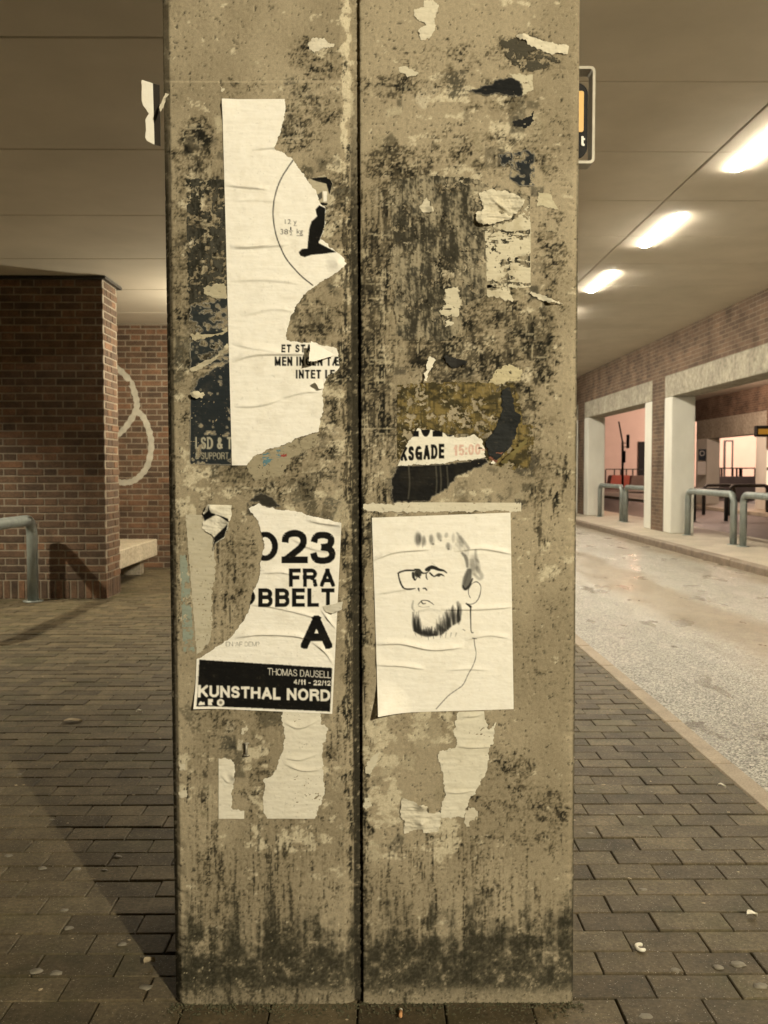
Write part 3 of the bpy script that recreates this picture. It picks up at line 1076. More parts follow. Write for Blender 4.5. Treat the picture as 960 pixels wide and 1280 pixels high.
# ------------------------------------------------------------------ paper
SS = 3                        # canvas samples per photo pixel
ZM = {'a': (200, 0, 3.692), 'b': (200, 300, 3.692), 'c': (200, 600, 3.692), 'd': (200, 880, 3.2), 'e': (430, 0, 3.097), 'f': (430, 320, 3.097),
      'g': (430, 600, 3.097), 'h': (430, 870, 3.097), 'i': (500, 630, 8.0), 'p': (0, 0, 1.0), 'j': (170, 80, 10.667), 'k': (240, 870, 8.0)}


def Q(z, pts):
    ox, oy, s = ZM[z]
    out = []
    for p in pts:
        out.append((ox + p[0] / s, oy + p[1] / s) + tuple(p[2:]))
    return out


class Canvas:
    def __init__(s, x0, y0, x1, y1, base):
        s.x0, s.y0 = x0, y0
        s.w, s.h = int((x1 - x0) * SS) + 2, int((y1 - y0) * SS) + 2
        s.rgb = np.tile(np.array(base, float), (s.h, s.w, 1))

    def grid(s):
        yy, xx = np.mgrid[0:s.h, 0:s.w]
        return s.x0 + (xx + .5) / SS, s.y0 + (yy + .5) / SS

    def poly_mask(s, pts):
        m = np.zeros((s.h, s.w), bool)
        P = (np.array([(p[0], p[1]) for p in pts]) - (s.x0, s.y0)) * SS
        A, B = P, np.roll(P, -1, 0)
        lo_, hi_ = max(0, int(P[:, 1].min())), min(s.h, int(P[:, 1].max()) + 2)
        for r in range(lo_, hi_):
            y = r + .5
            hit = (A[:, 1] <= y) != (B[:, 1] <= y)
            if not hit.any():
                continue
            a, b_ = A[hit], B[hit]
            xs_ = np.sort(a[:, 0] + (y - a[:, 1]) / (b_[:, 1] - a[:, 1]) * (b_[:, 0] - a[:, 0]))
            for k in range(0, len(xs_) - 1, 2):
                i0, i1 = max(0, int(math.ceil(xs_[k] - .5))), min(s.w, int(math.floor(xs_[k + 1] - .5)) + 1)
                if i1 > i0:
                    m[r, i0:i1] ^= True
        return m

    def ink(s, m, col, op=1.0):
        k = (m.astype(float) * op)[..., None]
        s.rgb = s.rgb * (1 - k) + np.array(col) * k

    def poly(s, pts, col, op=1.0):
        s.ink(s.poly_mask(pts), col, op)

    def stroke(s, pts, r, col=(.02, .02, .02), op=1.0, soft=.35, curve=True):
        pts = np.array([(p[0], p[1]) for p in pts], float)
        if curve and len(pts) > 2:
            pts = arc_pts(pts, 6)
        rs = np.interp(np.linspace(0, 1, len(pts)), np.linspace(0, 1, len(r)), r) if isinstance(r, (list, tuple)) else np.full(len(pts), float(r))
        R = rs.max() + soft + 1
        i0, i1 = int((pts[:, 0].min() - R - s.x0) * SS), int((pts[:, 0].max() + R - s.x0) * SS) + 1
        j0, j1 = int((pts[:, 1].min() - R - s.y0) * SS), int((pts[:, 1].max() + R - s.y0) * SS) + 1
        i0, j0, i1, j1 = max(0, i0), max(0, j0), min(s.w, i1), min(s.h, j1)
        if i1 <= i0 or j1 <= j0:
            return
        yy, xx = np.mgrid[j0:j1, i0:i1]
        xx, yy = s.x0 + (xx + .5) / SS, s.y0 + (yy + .5) / SS
        cov = np.zeros(xx.shape)
        for k in range(max(1, len(pts) - 1)):
            a, b_ = pts[k], pts[min(k + 1, len(pts) - 1)]
            d = b_ - a
            L = d @ d + 1e-9
            t = np.clip(((xx - a[0]) * d[0] + (yy - a[1]) * d[1]) / L, 0, 1)
            dd = np.hypot(xx - a[0] - t * d[0], yy - a[1] - t * d[1])
            rr = rs[k] * (1 - t) + rs[min(k + 1, len(pts) - 1)] * t
            cov = np.maximum(cov, 1 - sst(rr - soft, rr + soft, dd))
        k = (cov * op)[..., None]
        s.rgb[j0:j1, i0:i1] = s.rgb[j0:j1, i0:i1] * (1 - k) + np.array(col) * k

    def dab(s, cx, cy, rx, ry, op, col=(.03, .03, .028), ang=0., hard=.0):
        xx, yy = s.grid()
        c_, s_ = math.cos(ang), math.sin(ang)
        u, v = (xx - cx) * c_ + (yy - cy) * s_, -(xx - cx) * s_ + (yy - cy) * c_
        q = np.sqrt((u / rx) ** 2 + (v / ry) ** 2)
        k = ((1 - sst(.35 + hard, 1.05, q)) * op)[..., None]
        s.rgb = s.rgb * (1 - k) + np.array(col) * k

    def text(s, body, bx0, by0, bx1, by1, col=(.02, .02, .02), bold=0.0, slope=0.0, op=1.0):
        cu = bpy.data.curves.new('t', 'FONT')
        cu.body = body
        cu.offset = bold
        cu.resolution_u = 6
        if FONT:
            cu.font = FONT
        ob = bpy.data.objects.new('t', cu)
        C.objects.link(ob)
        bpy.context.view_layer.update()
        dg = bpy.context.evaluated_depsgraph_get()
        me = ob.evaluated_get(dg).to_mesh()
        n = len(me.vertices)
        co = np.empty(n * 3)
        me.vertices.foreach_get('co', co)
        co = co.reshape(-1, 3)[:, :2]
        me.calc_loop_triangles()
        tri = np.empty(len(me.loop_triangles) * 3, int)
        me.loop_triangles.foreach_get('vertices', tri)
        tri = tri.reshape(-1, 3)
        lo_, hi_ = co.min(0), co.max(0)
        u = (co - lo_) / (hi_ - lo_)
        X = bx0 + u[:, 0] * (bx1 - bx0)
        Y = by1 - u[:, 1] * (by1 - by0) + slope * (X - bx0)
        P = (np.stack([X, Y], 1) - (s.x0, s.y0)) * SS
        m = np.zeros((s.h, s.w), bool)
        for t in tri:
            p = P[t]
            i0, i1 = max(0, int(p[:, 0].min())), min(s.w, int(p[:, 0].max()) + 2)
            j0, j1 = max(0, int(p[:, 1].min())), min(s.h, int(p[:, 1].max()) + 2)
            if i1 <= i0 or j1 <= j0:
                continue
            yy, xx = np.mgrid[j0:j1, i0:i1] + .5
            e = [(p[(k + 1) % 3, 0] - p[k, 0]) * (yy - p[k, 1]) - (p[(k + 1) % 3, 1] - p[k, 1]) * (xx - p[k, 0]) for k in range(3)]
            e = np.array(e)
            m[j0:j1, i0:i1] |= (e >= -1e-6).all(0) | (e <= 1e-6).all(0)
        ob.evaluated_get(dg).to_mesh_clear()
        bpy.data.objects.remove(ob)
        bpy.data.curves.remove(cu)
        s.ink(m, col, op)


FONT = None


def EL(cx, cy, rx, ry, a0, a1, n=14):
    return [(cx + rx * math.cos(math.radians(a0 + (a1 - a0) * i / n)), cy + ry * math.sin(math.radians(a0 + (a1 - a0) * i / n))) for i in range(n + 1)]


def SM(*p):
    return [tuple(q) for q in arc_pts(p, 5)]


ST = [(0, 0), (0, 1)]
GLYPH = {
    'A': (.78, [[(0, 0), (.5, 1.0)], [(.5, 1.0), (1, 0)], [(.2, .3), (.8, .3)]]),
    'B': (.72, [ST, [(0, 1)] + EL(.62, .77, .32, .23, 90, -90) + [(0, .54)], [(0, .54)] + EL(.64, .27, .36, .27, 90, -90) + [(0, 0)]]),
    'C': (.76, [EL(.5, .5, .5, .5, 40, 320, 24)]),
    'D': (.75, [ST, [(0, 1)] + EL(.42, .5, .58, .5, 90, -90, 18) + [(0, 0)]]),
    'E': (.64, [ST, [(0, 1), (1, 1)], [(0, .53), (.92, .53)], [(0, 0), (1, 0)]]),
    'F': (.60, [ST, [(0, 1), (1, 1)], [(0, .5), (.88, .5)]]),
    'G': (.8, [EL(.5, .5, .5, .5, 42, 300, 24) + [(1, .2)], [(1, 0), (1, .44)], [(1, .44), (.58, .44)]]),
    'H': (.74, [ST, [(1, 0), (1, 1)], [(0, .53), (1, .53)]]),
    'I': (.2, [[(.5, 0), (.5, 1)]]),
    'K': (.76, [ST, [(1, 1.0), (0, .36)], [(.34, .6), (1, 0)]]),
    'L': (.58, [ST, [(0, 0), (1, 0)]]),
    'M': (.88, [ST, [(1, 0), (1, 1)], [(0, 1), (.5, .05)], [(.5, .05), (1, 1)]]),
    'N': (.74, [ST, [(1, 0), (1, 1)], [(0, 1), (1, 0)]]),
    'O': (.82, ['o']), '0': (.60, ['o']),
    'P': (.68, [ST, [(0, 1)] + EL(.6, .74, .4, .26, 90, -90) + [(0, .48)]]),
    'R': (.74, [ST, [(0, 1)] + EL(.6, .76, .38, .24, 90, -90) + [(0, .52)], [(.6, .5)] + [(.9, .38), (.95, .1), (1, 0)]]),
    'S': (.68, [SM((.95, .74), (.86, .92), (.5, 1), (.14, .92), (.06, .74), (.2, .6), (.5, .53), (.82, .44), (.97, .27), (.86, .07), (.5, 0), (.12, .07), (.02, .27))]),
    'T': (.66, [[(.5, 0), (.5, 1)], [(0, 1), (1, 1)]]),
    'U': (.74, [[(0, 1)] + EL(.5, .36, .5, .36, 180, 360) + [(1, 1)]]),
    'Y': (.76, [[(.5, 0), (.5, .45)], [(.5, .45), (0, 1)], [(.5, .45), (1, 1)]]),
    'Æ': (1.05, [[(0, 0), (.45, 1)], [(.55, 0), (.55, 1)], [(.42, 1), (1, 1)], [(.55, .53), (.95, .53)], [(.55, 0), (1, 0)], [(.18, .3), (.55, .3)]]),
    '1': (.38, [[(.75, 0), (.75, 1)], [(.75, .95), (.0, .72)]]),
    '2': (.60, [SM((.02, .66), (.1, .9), (.48, 1), (.86, .92), (.97, .7), (.84, .48), (.45, .24), (.04, 0)), [(0, 0), (1, 0)]]),
    '3': (.60, [SM((.03, .72), (.14, .93), (.48, 1), (.86, .92), (.92, .72), (.78, .57), (.42, .53)), SM((.42, .53), (.82, .47), (.99, .27), (.86, .07), (.48, 0), (.12, .07), (.0, .3))]),
    '4': (.62, [[(.72, 0), (.72, 1)], [(.72, 1), (0, .3)], [(0, .28), (1, .28)]]),
    '5': (.60, [[(.9, 1), (.2, 1)], [(.2, 1), (.1, .5)], SM((.1, .5), (.5, .63), (.9, .52), (1, .3), (.85, .07), (.48, 0), (.02, .15))]),
    '/': (.34, [[(0, 0), (1, 1)]]), '-': (.34, [[(0, .38), (1, .38)]]), ':': (.2, [[(.5, .08), (.5, .1)], [(.5, .62), (.5, .64)]]),
    '?': (.56, [SM((.02, .72), (.2, .95), (.6, 1), (.95, .82), (.8, .58), (.5, .42), (.5, .26)), [(.5, .0), (.5, .04)]]),
    '&': (.74, [SM((1, 0), (.25, .62), (.22, .88), (.45, 1), (.66, .84), (.5, .6), (.12, .4), (.02, .18), (.3, 0), (.62, .06), (.9, .42))]),
    '(': (.28, [SM((1, 1.1), (.2, .75), (.05, .5), (.2, .2), (1, -.1))]), ' ': (.3, []),
}


def gtext(cv, body, p0, p1, weight, col=None, slope=0., gap=.10, op=1.0):
    """block letters fitted into the box p0-p1, stroke = weight * height"""
    col = K if col is None else col
    H = p1[1] - p0[1]
    t = weight * H
    tot = sum(GLYPH[ch][0] for ch in body) + gap * (len(body) - 1)
    sc = (p1[0] - p0[0]) / tot
    x = p0[0]
    full = np.zeros((cv.h, cv.w), bool)
    tx = min(t, sc * .30)
    for ch in body:
        wd_, strokes = GLYPH[ch]
        wpx = wd_ * sc
        y0_ = p0[1] + slope * (x - p0[0])
        if ch == 'I':
            wpx = max(wpx, tx)
        f = lambda u, v: (x + tx / 2 + u * max(wpx - tx, .01), y0_ + H - t / 2 - v * (H - t))
        m = np.zeros((cv.h, cv.w), bool)
        for st_ in strokes:
            if st_ == 'o':
                o1 = [(x + wpx / 2 * (1 + math.cos(a)), y0_ + H / 2 * (1 + math.sin(a))) for a in np.linspace(0, 2 * math.pi, 40, endpoint=False)]
                o2 = [(x + wpx / 2 + (wpx / 2 - tx * 1.02) * math.cos(a), y0_ + H / 2 + (H / 2 - t * .92) * math.sin(a)) for a in np.linspace(0, 2 * math.pi, 40, endpoint=False)]
                m |= cv.poly_mask(o1) & ~cv.poly_mask(o2)
                continue
            P = np.array([f(*q) for q in st_], float)
            d0, d1 = P[0] - P[1], P[-1] - P[-2]
            if len(P) <= 4 or ch in 'BDPRU':
                P[0] += d0 / (np.hypot(*d0) + 1e-9) * tx / 2
                P[-1] += d1 / (np.hypot(*d1) + 1e-9) * tx / 2
            for k in range(len(P) - 1):
                d = P[k + 1] - P[k]
                L_ = np.hypot(*d) + 1e-9
                nx_, ny_ = -d[1] / L_, d[0] / L_
                half = .5 * (abs(nx_) * tx + abs(ny_) * t) / max(abs(nx_) + abs(ny_), 1e-6) * 1.0
                if len(P) > 4:
                    q = .08 * half
                    a, b_ = P[k] - d / L_ * q, P[k + 1] + d / L_ * q
                else:
                    a, b_ = P[k], P[k + 1]
                n_ = np.array([nx_, ny_]) * half
                m |= cv.poly_mask([a + n_, b_ + n_, b_ - n_, a - n_])
        gx, gy = cv.grid()
        m &= (gy >= y0_ - (.2 * H if ch == '(' else 0)) & (gy <= y0_ + H + (.2 * H if ch == '(' else 0)) & (gx >= x - .2) & (gx <= x + wpx + .2)
        full |= m
        x += wpx + gap * sc
    cv.ink(full, col, op)



def box_blur(a, r):
    k = 2 * r + 1
    for ax in (0, 1):
        p = np.pad(a, [(r + 1, r) if i == ax else (0, 0) for i in range(2)], mode='edge')
        c_ = np.cumsum(p, axis=ax)
        a = (np.take(c_, range(k, c_.shape[ax]), ax) - np.take(c_, range(0, c_.shape[ax] - k), ax)) / k
    return a


def rough_outline(pts, amp, seed):
    """tear every edge whose start point is not marked 'c' (cut clean)"""
    out = []
    n = len(pts)
    for i in range(n):
        a, b_ = pts[i], pts[(i + 1) % n]
        ax, ay, bx, by = a[0], a[1], b_[0], b_[1]
        L = math.hypot(bx - ax, by - ay)
        if len(a) > 2 or amp == 0:
            out.append((ax, ay))
            continue
        m_ = max(1, int(L / 1.1))
        nx_, ny_ = -(by - ay) / (L + 1e-6), (bx - ax) / (L + 1e-6)
        for k in range(m_):
            t = k / m_
            x_, y_ = ax + (bx - ax) * t, ay + (by - ay) * t
            d = (float(fbm(np.array(x_ / 5.), np.array(y_ / 5.), 5, .75, seed)) - .5) * 7 * amp * (min(1, 4 * t * (1 - t) + .3))
            out.append((x_ + nx_ * d, y_ + ny_ * d))
    return out


def paper(name, outline, label, base=(.78, .755, .68), draw=None, amp=1.25, off=.0012, lifts=(), creases=(), wr=1.0, erode=0., rim=0., rim_w=1, parent=None,
          cat='poster', step=.85, yplane=D, dirt=.25, lift_fn=None, streak=0., group=None, tint=None):
    seed = (hash_str(label or name) % 97) * 1.3
    pts = rough_outline(outline, amp, seed)
    A = np.array(pts)
    x0, y0 = A.min(0) - 1.5
    x1, y1 = A.max(0) + 1.5
    cv = Canvas(x0, y0, x1, y1, base)
    if draw:
        draw(cv)
    mask = cv.poly_mask(pts)
    gx, gy = cv.grid()
    if dirt:
        n1 = fbm(gx / 22, gy / 22, 5, .6, seed)
        dk = cv.rgb.mean(-1) * 1.3
        cv.ink(sst(.55, .8, n1) * np.clip(dk + .12, 0, 1), (.33, .28, .18), dirt)
        n2 = fbm(gx / 2.6, gy / 2.6, 3, .6, seed + 5)
        cv.ink(sst(.74, .82, n2), (.10, .085, .06), min(1, dirt * 1.6))
    if streak:
        n3 = fbm(gx / 3, gy / 34, 5, .62, seed + 9)
        n5 = fbm(gx / 12, gy / 26, 5, .66, seed + 29)
        n6 = fbm(gx / 2, gy / 3, 3, .7, seed + 39)
        cv.ink(sst(.50 - .12 * streak, .70 - .12 * streak, .3 * n3 + .45 * n5 + .25 * n6), (.016, .0155, .011), .93)
        n3 = fbm(gx / 9, gy / 9, 5, .66, seed + 19)
        cv.ink(sst(.62, .72, n3), (.045, .042, .032), .8)
    if erode:
        n4 = .6 * fbm(gx / 14, gy / 10, 5, .62, seed + 13) + .4 * fbm(gx / 3.5, gy / 3.5, 3, .6, seed + 14)
        mask &= n4 > erode
    if rim:
        mb = box_blur(mask.astype(float), rim_w * SS)
        cv.ink(sst(.06, .16, .93 - mb) * mask, (.62, .57, .45), rim)
    # vertex lattice
    nu, nv = int((x1 - x0) / step) + 1, int((y1 - y0) / step) + 1
    U, V = np.meshgrid(x0 + np.arange(nu) * step, y0 + np.arange(nv) * step)
    ci = np.clip(((U[:-1, :-1] + step / 2 - x0) * SS).astype(int), 0, cv.w - 1)
    cj = np.clip(((V[:-1, :-1] + step / 2 - y0) * SS).astype(int), 0, cv.h - 1)
    keep = mask[cj, ci]
    if not keep.any():
        return None
    inn = np.zeros(U.shape, int)
    for a_, b_ in ((0, 0), (0, 1), (1, 0), (1, 1)):
        inn[a_:nv - 1 + a_, b_:nu - 1 + b_] += keep
    # pull the stair-stepped rim on to the outline
    rimv = (inn > 0) & (inn < 4)
    if not erode:
        ru, rv = U[rimv], V[rimv]
        Aa, Bb = A, np.roll(A, -1, 0)
        best = np.full(len(ru), 1e9)
        bu, bv = ru.copy(), rv.copy()
        for k in range(len(Aa)):
            d = Bb[k] - Aa[k]
            L = d @ d + 1e-9
            t = np.clip(((ru - Aa[k, 0]) * d[0] + (rv - Aa[k, 1]) * d[1]) / L, 0, 1)
            qx, qy = Aa[k, 0] + t * d[0], Aa[k, 1] + t * d[1]
            dd = np.hypot(ru - qx, rv - qy)
            m_ = dd < best
            best[m_], bu[m_], bv[m_] = dd[m_], qx[m_], qy[m_]
        ok = best < step * 1.3
        U[rimv], V[rimv] = np.where(ok, bu, ru), np.where(ok, bv, rv)
    # colours: box-filtered canvas
    r_ = max(1, int(step * SS / 2))
    ii = np.clip(((U - x0) * SS).astype(int), 0, cv.w - 1)
    jj = np.clip(((V - y0) * SS).astype(int), 0, cv.h - 1)
    col = np.stack([box_blur(cv.rgb[..., k], r_)[jj, ii] for k in range(3)], -1)
    # relief
    h = np.full(U.shape, off) + wr * .0016 * (fbm(U / 34, V / 11, 4, .5, seed + 2) - .4) + wr * .0006 * (fbm(U / 5, V / 4, 3, .6, seed + 3) - .5) + wr * .0011 * (fbm(U / 26, V / 3.6, 3, .5, seed + 4) - .5)
    for pts_c, amp_c, wd_c in creases:
        pc = arc_pts([(p[0], p[1]) for p in pts_c], 5)
        dm = np.full(U.shape, 1e9)
        sg_ = np.zeros(U.shape)
        for k in range(len(pc) - 1):
            a, b_ = pc[k], pc[k + 1]
            d = b_ - a
            t = np.clip(((U - a[0]) * d[0] + (V - a[1]) * d[1]) / (d @ d + 1e-9), 0, 1)
            ddx, ddy = U - a[0] - t * d[0], V - a[1] - t * d[1]
            dd = np.hypot(ddx, ddy)
            mm = dd < dm
            dm = np.where(mm, dd, dm)
            sg_ = np.where(mm, np.sign(ddy), sg_)
        fade = np.clip(np.minimum(U - pc[:, 0].min() + 2, pc[:, 0].max() + 2 - U) / 14, 0, 1)
        wd2 = np.where(sg_ < 0, wd_c * 2.6, wd_c * .8)
        h += 1.3 * amp_c * np.exp(-(dm / wd2) ** 2) * fade
    for lx, ly, R_, am in lifts:
        q = np.clip(1 - np.hypot(U - lx, V - ly) / R_, 0, 1)
        h += am * q ** 1.6
    if lift_fn:
        h += lift_fn(U, V)
    h = np.maximum(h, .0008)
    X, Z = on_y(U, V, yplane)
    verts = np.stack([X, yplane - h, Z], -1).reshape(-1, 3)
    idx = np.arange(nu * nv).reshape(nv, nu)
    q = np.stack([idx[:-1, :-1], idx[1:, :-1], idx[1:, 1:], idx[:-1, 1:]], -1)[keep]
    used = np.unique(q)
    remap = np.full(nu * nv, -1)
    remap[used] = np.arange(len(used))
    verts, q = verts[used], remap[q]
    cc = col.reshape(-1, 3)[used]
    org = verts.mean(0) if parent is None else np.array(parent.location)
    me = bpy.data.meshes.new(name)
    me.vertices.add(len(verts))
    me.vertices.foreach_set('co', (verts - (org if parent is None else 0)).ravel())
    me.loops.add(len(q) * 4)
    me.loops.foreach_set('vertex_index', q.ravel().astype(np.int32))
    me.polygons.add(len(q))
    me.polygons.foreach_set('loop_start', np.arange(0, len(q) * 4, 4, dtype=np.int32))
    me.update(calc_edges=True)
    a = me.color_attributes.new('Col', 'FLOAT_COLOR', 'POINT')
    a.data.foreach_set('color', np.concatenate([cc, np.ones((len(cc), 1))], 1).astype(np.float32).ravel())
    me.shade_smooth()
    o = link(name, me, 'printed_paper', parent, tuple(org) if parent is None else (0, 0, 0))
    if parent is None:
        tag(o, label, cat, group)
    elif label:
        o['label'] = label
    return o


def hash_str(s):
    v = 7
    for ch in s:
        v = (v * 31 + ord(ch)) & 0xffff
    return v


K = (.006, .006, .0055)
W = (.74, .72, .65)
CREAM = (.82, .80, .73)

# --- dark remnant left of the tall poster
def d_lsd(c):
    gtext(c, 'LSD & T', *Q('b', [(163, 910), (334, 965)]), .15, (.42, .40, .31), op=.85)
    gtext(c, '& SUPPORT (', *Q('b', [(163, 980), (334, 1012)]), .12, (.36, .34, .26), op=.8)


paper('dark_poster', Q('b', [(140, 715, 'c'), (137, 1035, 'c'), (345, 1040, 'c'), (330, 560), (250, 590), (180, 640)]), 'dark blue poster remnant with pale letters LSD beside the white poster',
      (.018, .023, .026), d_lsd, off=.001, wr=1.2, erode=.36, dirt=.35, rim=.5)
paper('dark_poster', Q('b', [(140, 300), (137, 600), (330, 560, 'c'), (316, 260), (220, 290)]), 'wrinkled dark poster remnant left of the words on the white poster', (.024, .029, .03),
      None, off=.001, wr=1.5, erode=.42, dirt=.5, rim=.6, creases=[(Q('b', [(140, 440), (230, 430), (310, 420)]), .003, 2), (Q('b', [(140, 590), (220, 540), (310, 490)]), .004, 2)])
paper('dark_poster', Q('p', [(233, 224, 'c'), (234, 300), (236, 380), (286, 372, 'c'), (283, 224)]), 'streaky dark paper remnant left of the white poster near its drawn arc', (.06, .058, .046),
      None, off=.0008, wr=1.2, erode=.47, dirt=.5, streak=.8)
paper('paper_scrap', Q('b', [(200, 220), (300, 195), (312, 270), (260, 275), (205, 250)]), 'pale torn shred at the left edge of the tall poster, upper', (.42, .38, .27), off=.002, wr=2, dirt=.4, cat='paper scrap')
paper('paper_scrap', Q('b', [(135, 600), (190, 570), (260, 535), (315, 480), (316, 500), (250, 560), (180, 600), (140, 615)]), 'long curled shred rising towards the tall poster at left', (.45, .41, .30), off=.003, wr=3, dirt=.3, cat='paper scrap', lifts=[Q('b', [(300, 490)])[0] + (12, .01)])
paper('paper_scrap', Q('b', [(145, 435), (230, 425), (312, 405), (312, 425), (230, 450), (150, 462)]), 'narrow pale shred across the dark remnant at left', (.40, .36, .25), off=.003, wr=3, dirt=.4, cat='paper scrap')
paper('paper_scrap', Q('b', [(140, 705), (180, 697), (215, 715), (200, 730), (150, 722)]), 'small curled pale shred above the letters LSD', (.52, .48, .36), off=.004, wr=3, dirt=.3, cat='paper scrap', lifts=[Q('b', [(160, 710)])[0] + (14, .012)])

# --- tall poster
def d_tall(c):
    arc = Q('a', [(615, 740), (560, 825), (532, 905), (522, 990), (535, 1080), (560, 1150), (590, 1205)]) + Q('b', [(650, 165), (705, 210)])
    c.stroke(arc, .8, K)
    c.text('12 y', *Q('a', [(577, 1013)])[0], *Q('a', [(632, 1043)])[0], K, .0)
    c.text('38', *Q('a', [(556, 1059)])[0], *Q('a', [(591, 1083)])[0], K, .0)
    c.text('1', *Q('a', [(601, 1049)])[0], *Q('a', [(607, 1064)])[0], K, .0)
    c.text('2', *Q('a', [(598, 1071)])[0], *Q('a', [(611, 1087)])[0], K, .0)
    c.text('kg', *Q('a', [(632, 1058)])[0], *Q('a', [(660, 1088)])[0], K, .0)
    c.stroke(Q('a', [(596, 1067), (613, 1067)]), .3, K)
    c.stroke(Q('a', [(632, 1089), (660, 1089)]), .3, K)
    c.stroke(Q('a', [(618, 1043), (631, 1043)]), .3, K)
    c.poly(Q('a', [(735, 948), (765, 962), (760, 1050), (742, 1100), (732, 1122), (815, 1165), (760, 1172), (700, 1178), (668, 1188), (648, 1182), (640, 1165), (655, 1150), (680, 1148), (688, 1060), (700, 1022), (725, 1000), (718, 968)]), K)
    gtext(c, 'ET STAR', *Q('b', [(560, 483), (728, 521)]), .21, gap=.14)
    gtext(c, 'MEN INGEN TÆ', *Q('b', [(530, 540), (826, 581)]), .21, gap=.14)
    gtext(c, 'INTET LE', *Q('b', [(627, 600), (805, 641)]), .21, gap=.14)
    g = .42
    for x_, y_, r_ in ((395, 150, 16), (400, 500, 12)):
        c.dab(x_, y_, r_, r_, .1, (.5, .45, .3))


tall = Q('a', [(288, 460, 'c'), (577, 459), (580, 510), (562, 590), (530, 690), (612, 735), (650, 790), (690, 850), (720, 880), (740, 945), (765, 962), (760, 1050), (740, 1105), (815, 1165)]) + \
    Q('b', [(840, 78), (862, 110), (800, 160), (700, 225), (652, 270), (604, 350), (588, 420), (584, 462), (640, 472), (708, 474), (815, 500), (828, 545), (826, 590), (775, 625), (752, 690), (754, 770), (738, 850), (730, 885), (640, 912), (580, 942), (500, 965), (430, 1000), (400, 1040, 'c'), (333, 1040, 'c')])
tp = paper('tall_poster', tall, 'tall torn white poster with a thin black arc and condensed black words', CREAM, d_tall, amp=.9, off=.0022, wr=.9, dirt=.12,
           lifts=[(277, 132, 26, .006), (300, 190, 40, .002), (422, 330, 16, .008)],
           creases=[(Q('a', [(300, 855), (380, 865), (500, 875)]), .0035, 1.6), (Q('a', [(430, 695), (520, 685), (600, 700)]), .003, 1.5), (Q('a', [(330, 1140), (450, 1142), (600, 1130)]), .003, 1.4),
                    (Q('b', [(330, 40), (420, 36), (520, 20)]), .003, 1.6), (Q('b', [(340, 560), (450, 530), (690, 528)]), .0045, 1.8), (Q('b', [(340, 480), (430, 500), (560, 520)]), .0022, 2),
                    (Q('b', [(350, 770), (460, 765), (560, 735)]), .003, 1.5), (Q('b', [(560, 730), (660, 705), (740, 700)]), .003, 1.5), (Q('b', [(330, 190), (480, 185), (640, 200)]), .002, 2),
                    (Q('b', [(380, 350), (520, 320), (620, 330)]), .002, 2), (Q('a', [(340, 930), (450, 925), (560, 935)]), .0015, 2)])
paper('torn_flap', Q('b', [(702, 476), (808, 532), (720, 566), (692, 570)]), None, CREAM, amp=.3, off=.004, wr=.5, dirt=.05, parent=tp, step=.7,
      lift_fn=lambda U, V: .030 * np.clip((421 - U) / 34, 0, 1) ** 1.3)
paper('torn_flap', Q('b', [(716, 655), (750, 640), (756, 688), (735, 690)]), None, CREAM, amp=.3, off=.003, wr=.5, dirt=.05, parent=tp, step=.7, lift_fn=lambda U, V: .018 * np.clip((405 - U) / 10, 0, 1))


def d_face(c):
    c.poly(Q('a', [(690, 824), (780, 816), (798, 852), (782, 902), (768, 850), (720, 838)]), K)
    c.poly(Q('a', [(725, 900), (748, 885), (750, 915), (735, 925)]), (.08, .075, .06))
    c.poly(Q('a', [(742, 935), (775, 938), (772, 950), (742, 950)]), K)
    c.poly(Q('a', [(752, 882), (772, 884), (770, 930), (755, 932)]), CREAM)


paper('printed_face_scrap', Q('a', [(680, 830), (760, 808), (800, 850), (785, 905), (772, 955), (742, 955), (722, 900), (690, 850)]), 'small printed scrap with a dark cap and collar beside the arc', (.42, .38, .28), d_face, amp=.8, off=.0018, wr=1.5, dirt=.3, cat='paper scrap')

# --- Kunsthal poster
def d_kun(c):
    def t(s, x0, y0, x1, y1, wt, col=K, slope=0., gap=.10):
        gtext(c, s, *Q('c', [(x0, y0), (x1, y1)]), wt, col, slope, gap)
    t('0', 425, 238, 546, 374, .21)
    t('2', 560, 230, 682, 384, .205)
    t('3', 693, 238, 812, 388, .205)
    t('FRA', 595, 408, 808, 492, .22, gap=.13)
    t('O', 348, 496, 440, 582, .22)
    t('BBELT', 455, 500, 806, 586, .22, gap=.12)
    t('A', 650, 624, 795, 779, .235)
    t('EN AF DEM?', 305, 746, 460, 767, .085, (.16, .155, .13))
    c.poly(Q('c', [(182, 828), (795, 866), (786, 1068), (172, 1040)]), K)
    t('THOMAS DAUSELL', 498, 868, 790, 899, .085, W, .05)
    t('4/11 - 22/12', 618, 919, 788, 942, .17, W, .04, .12)
    t('KUNSTHAL NORD', 178, 945, 786, 999, .215, W, .038)
    c.poly(Q('c', [(182, 1034), (184, 1024), (192, 1017), (200, 1022), (208, 1020), (210, 1034)]), W)
    c.poly(Q('c', [(225, 1008), (246, 1009), (246, 1022), (238, 1024), (244, 1036), (225, 1035)]), W)
    c.stroke(Q('c', [(281, 1026), (281.2, 1026)]), 4.5, W)
    c.stroke(Q('c', [(281, 1026), (281.2, 1026)]), 2.0, (.16, .15, .12), soft=.8)
    for x_ in (180, 226):
        c.stroke(Q('c', [(x_, 1041), (x_ + 26, 1042)]), .3, W, .5)


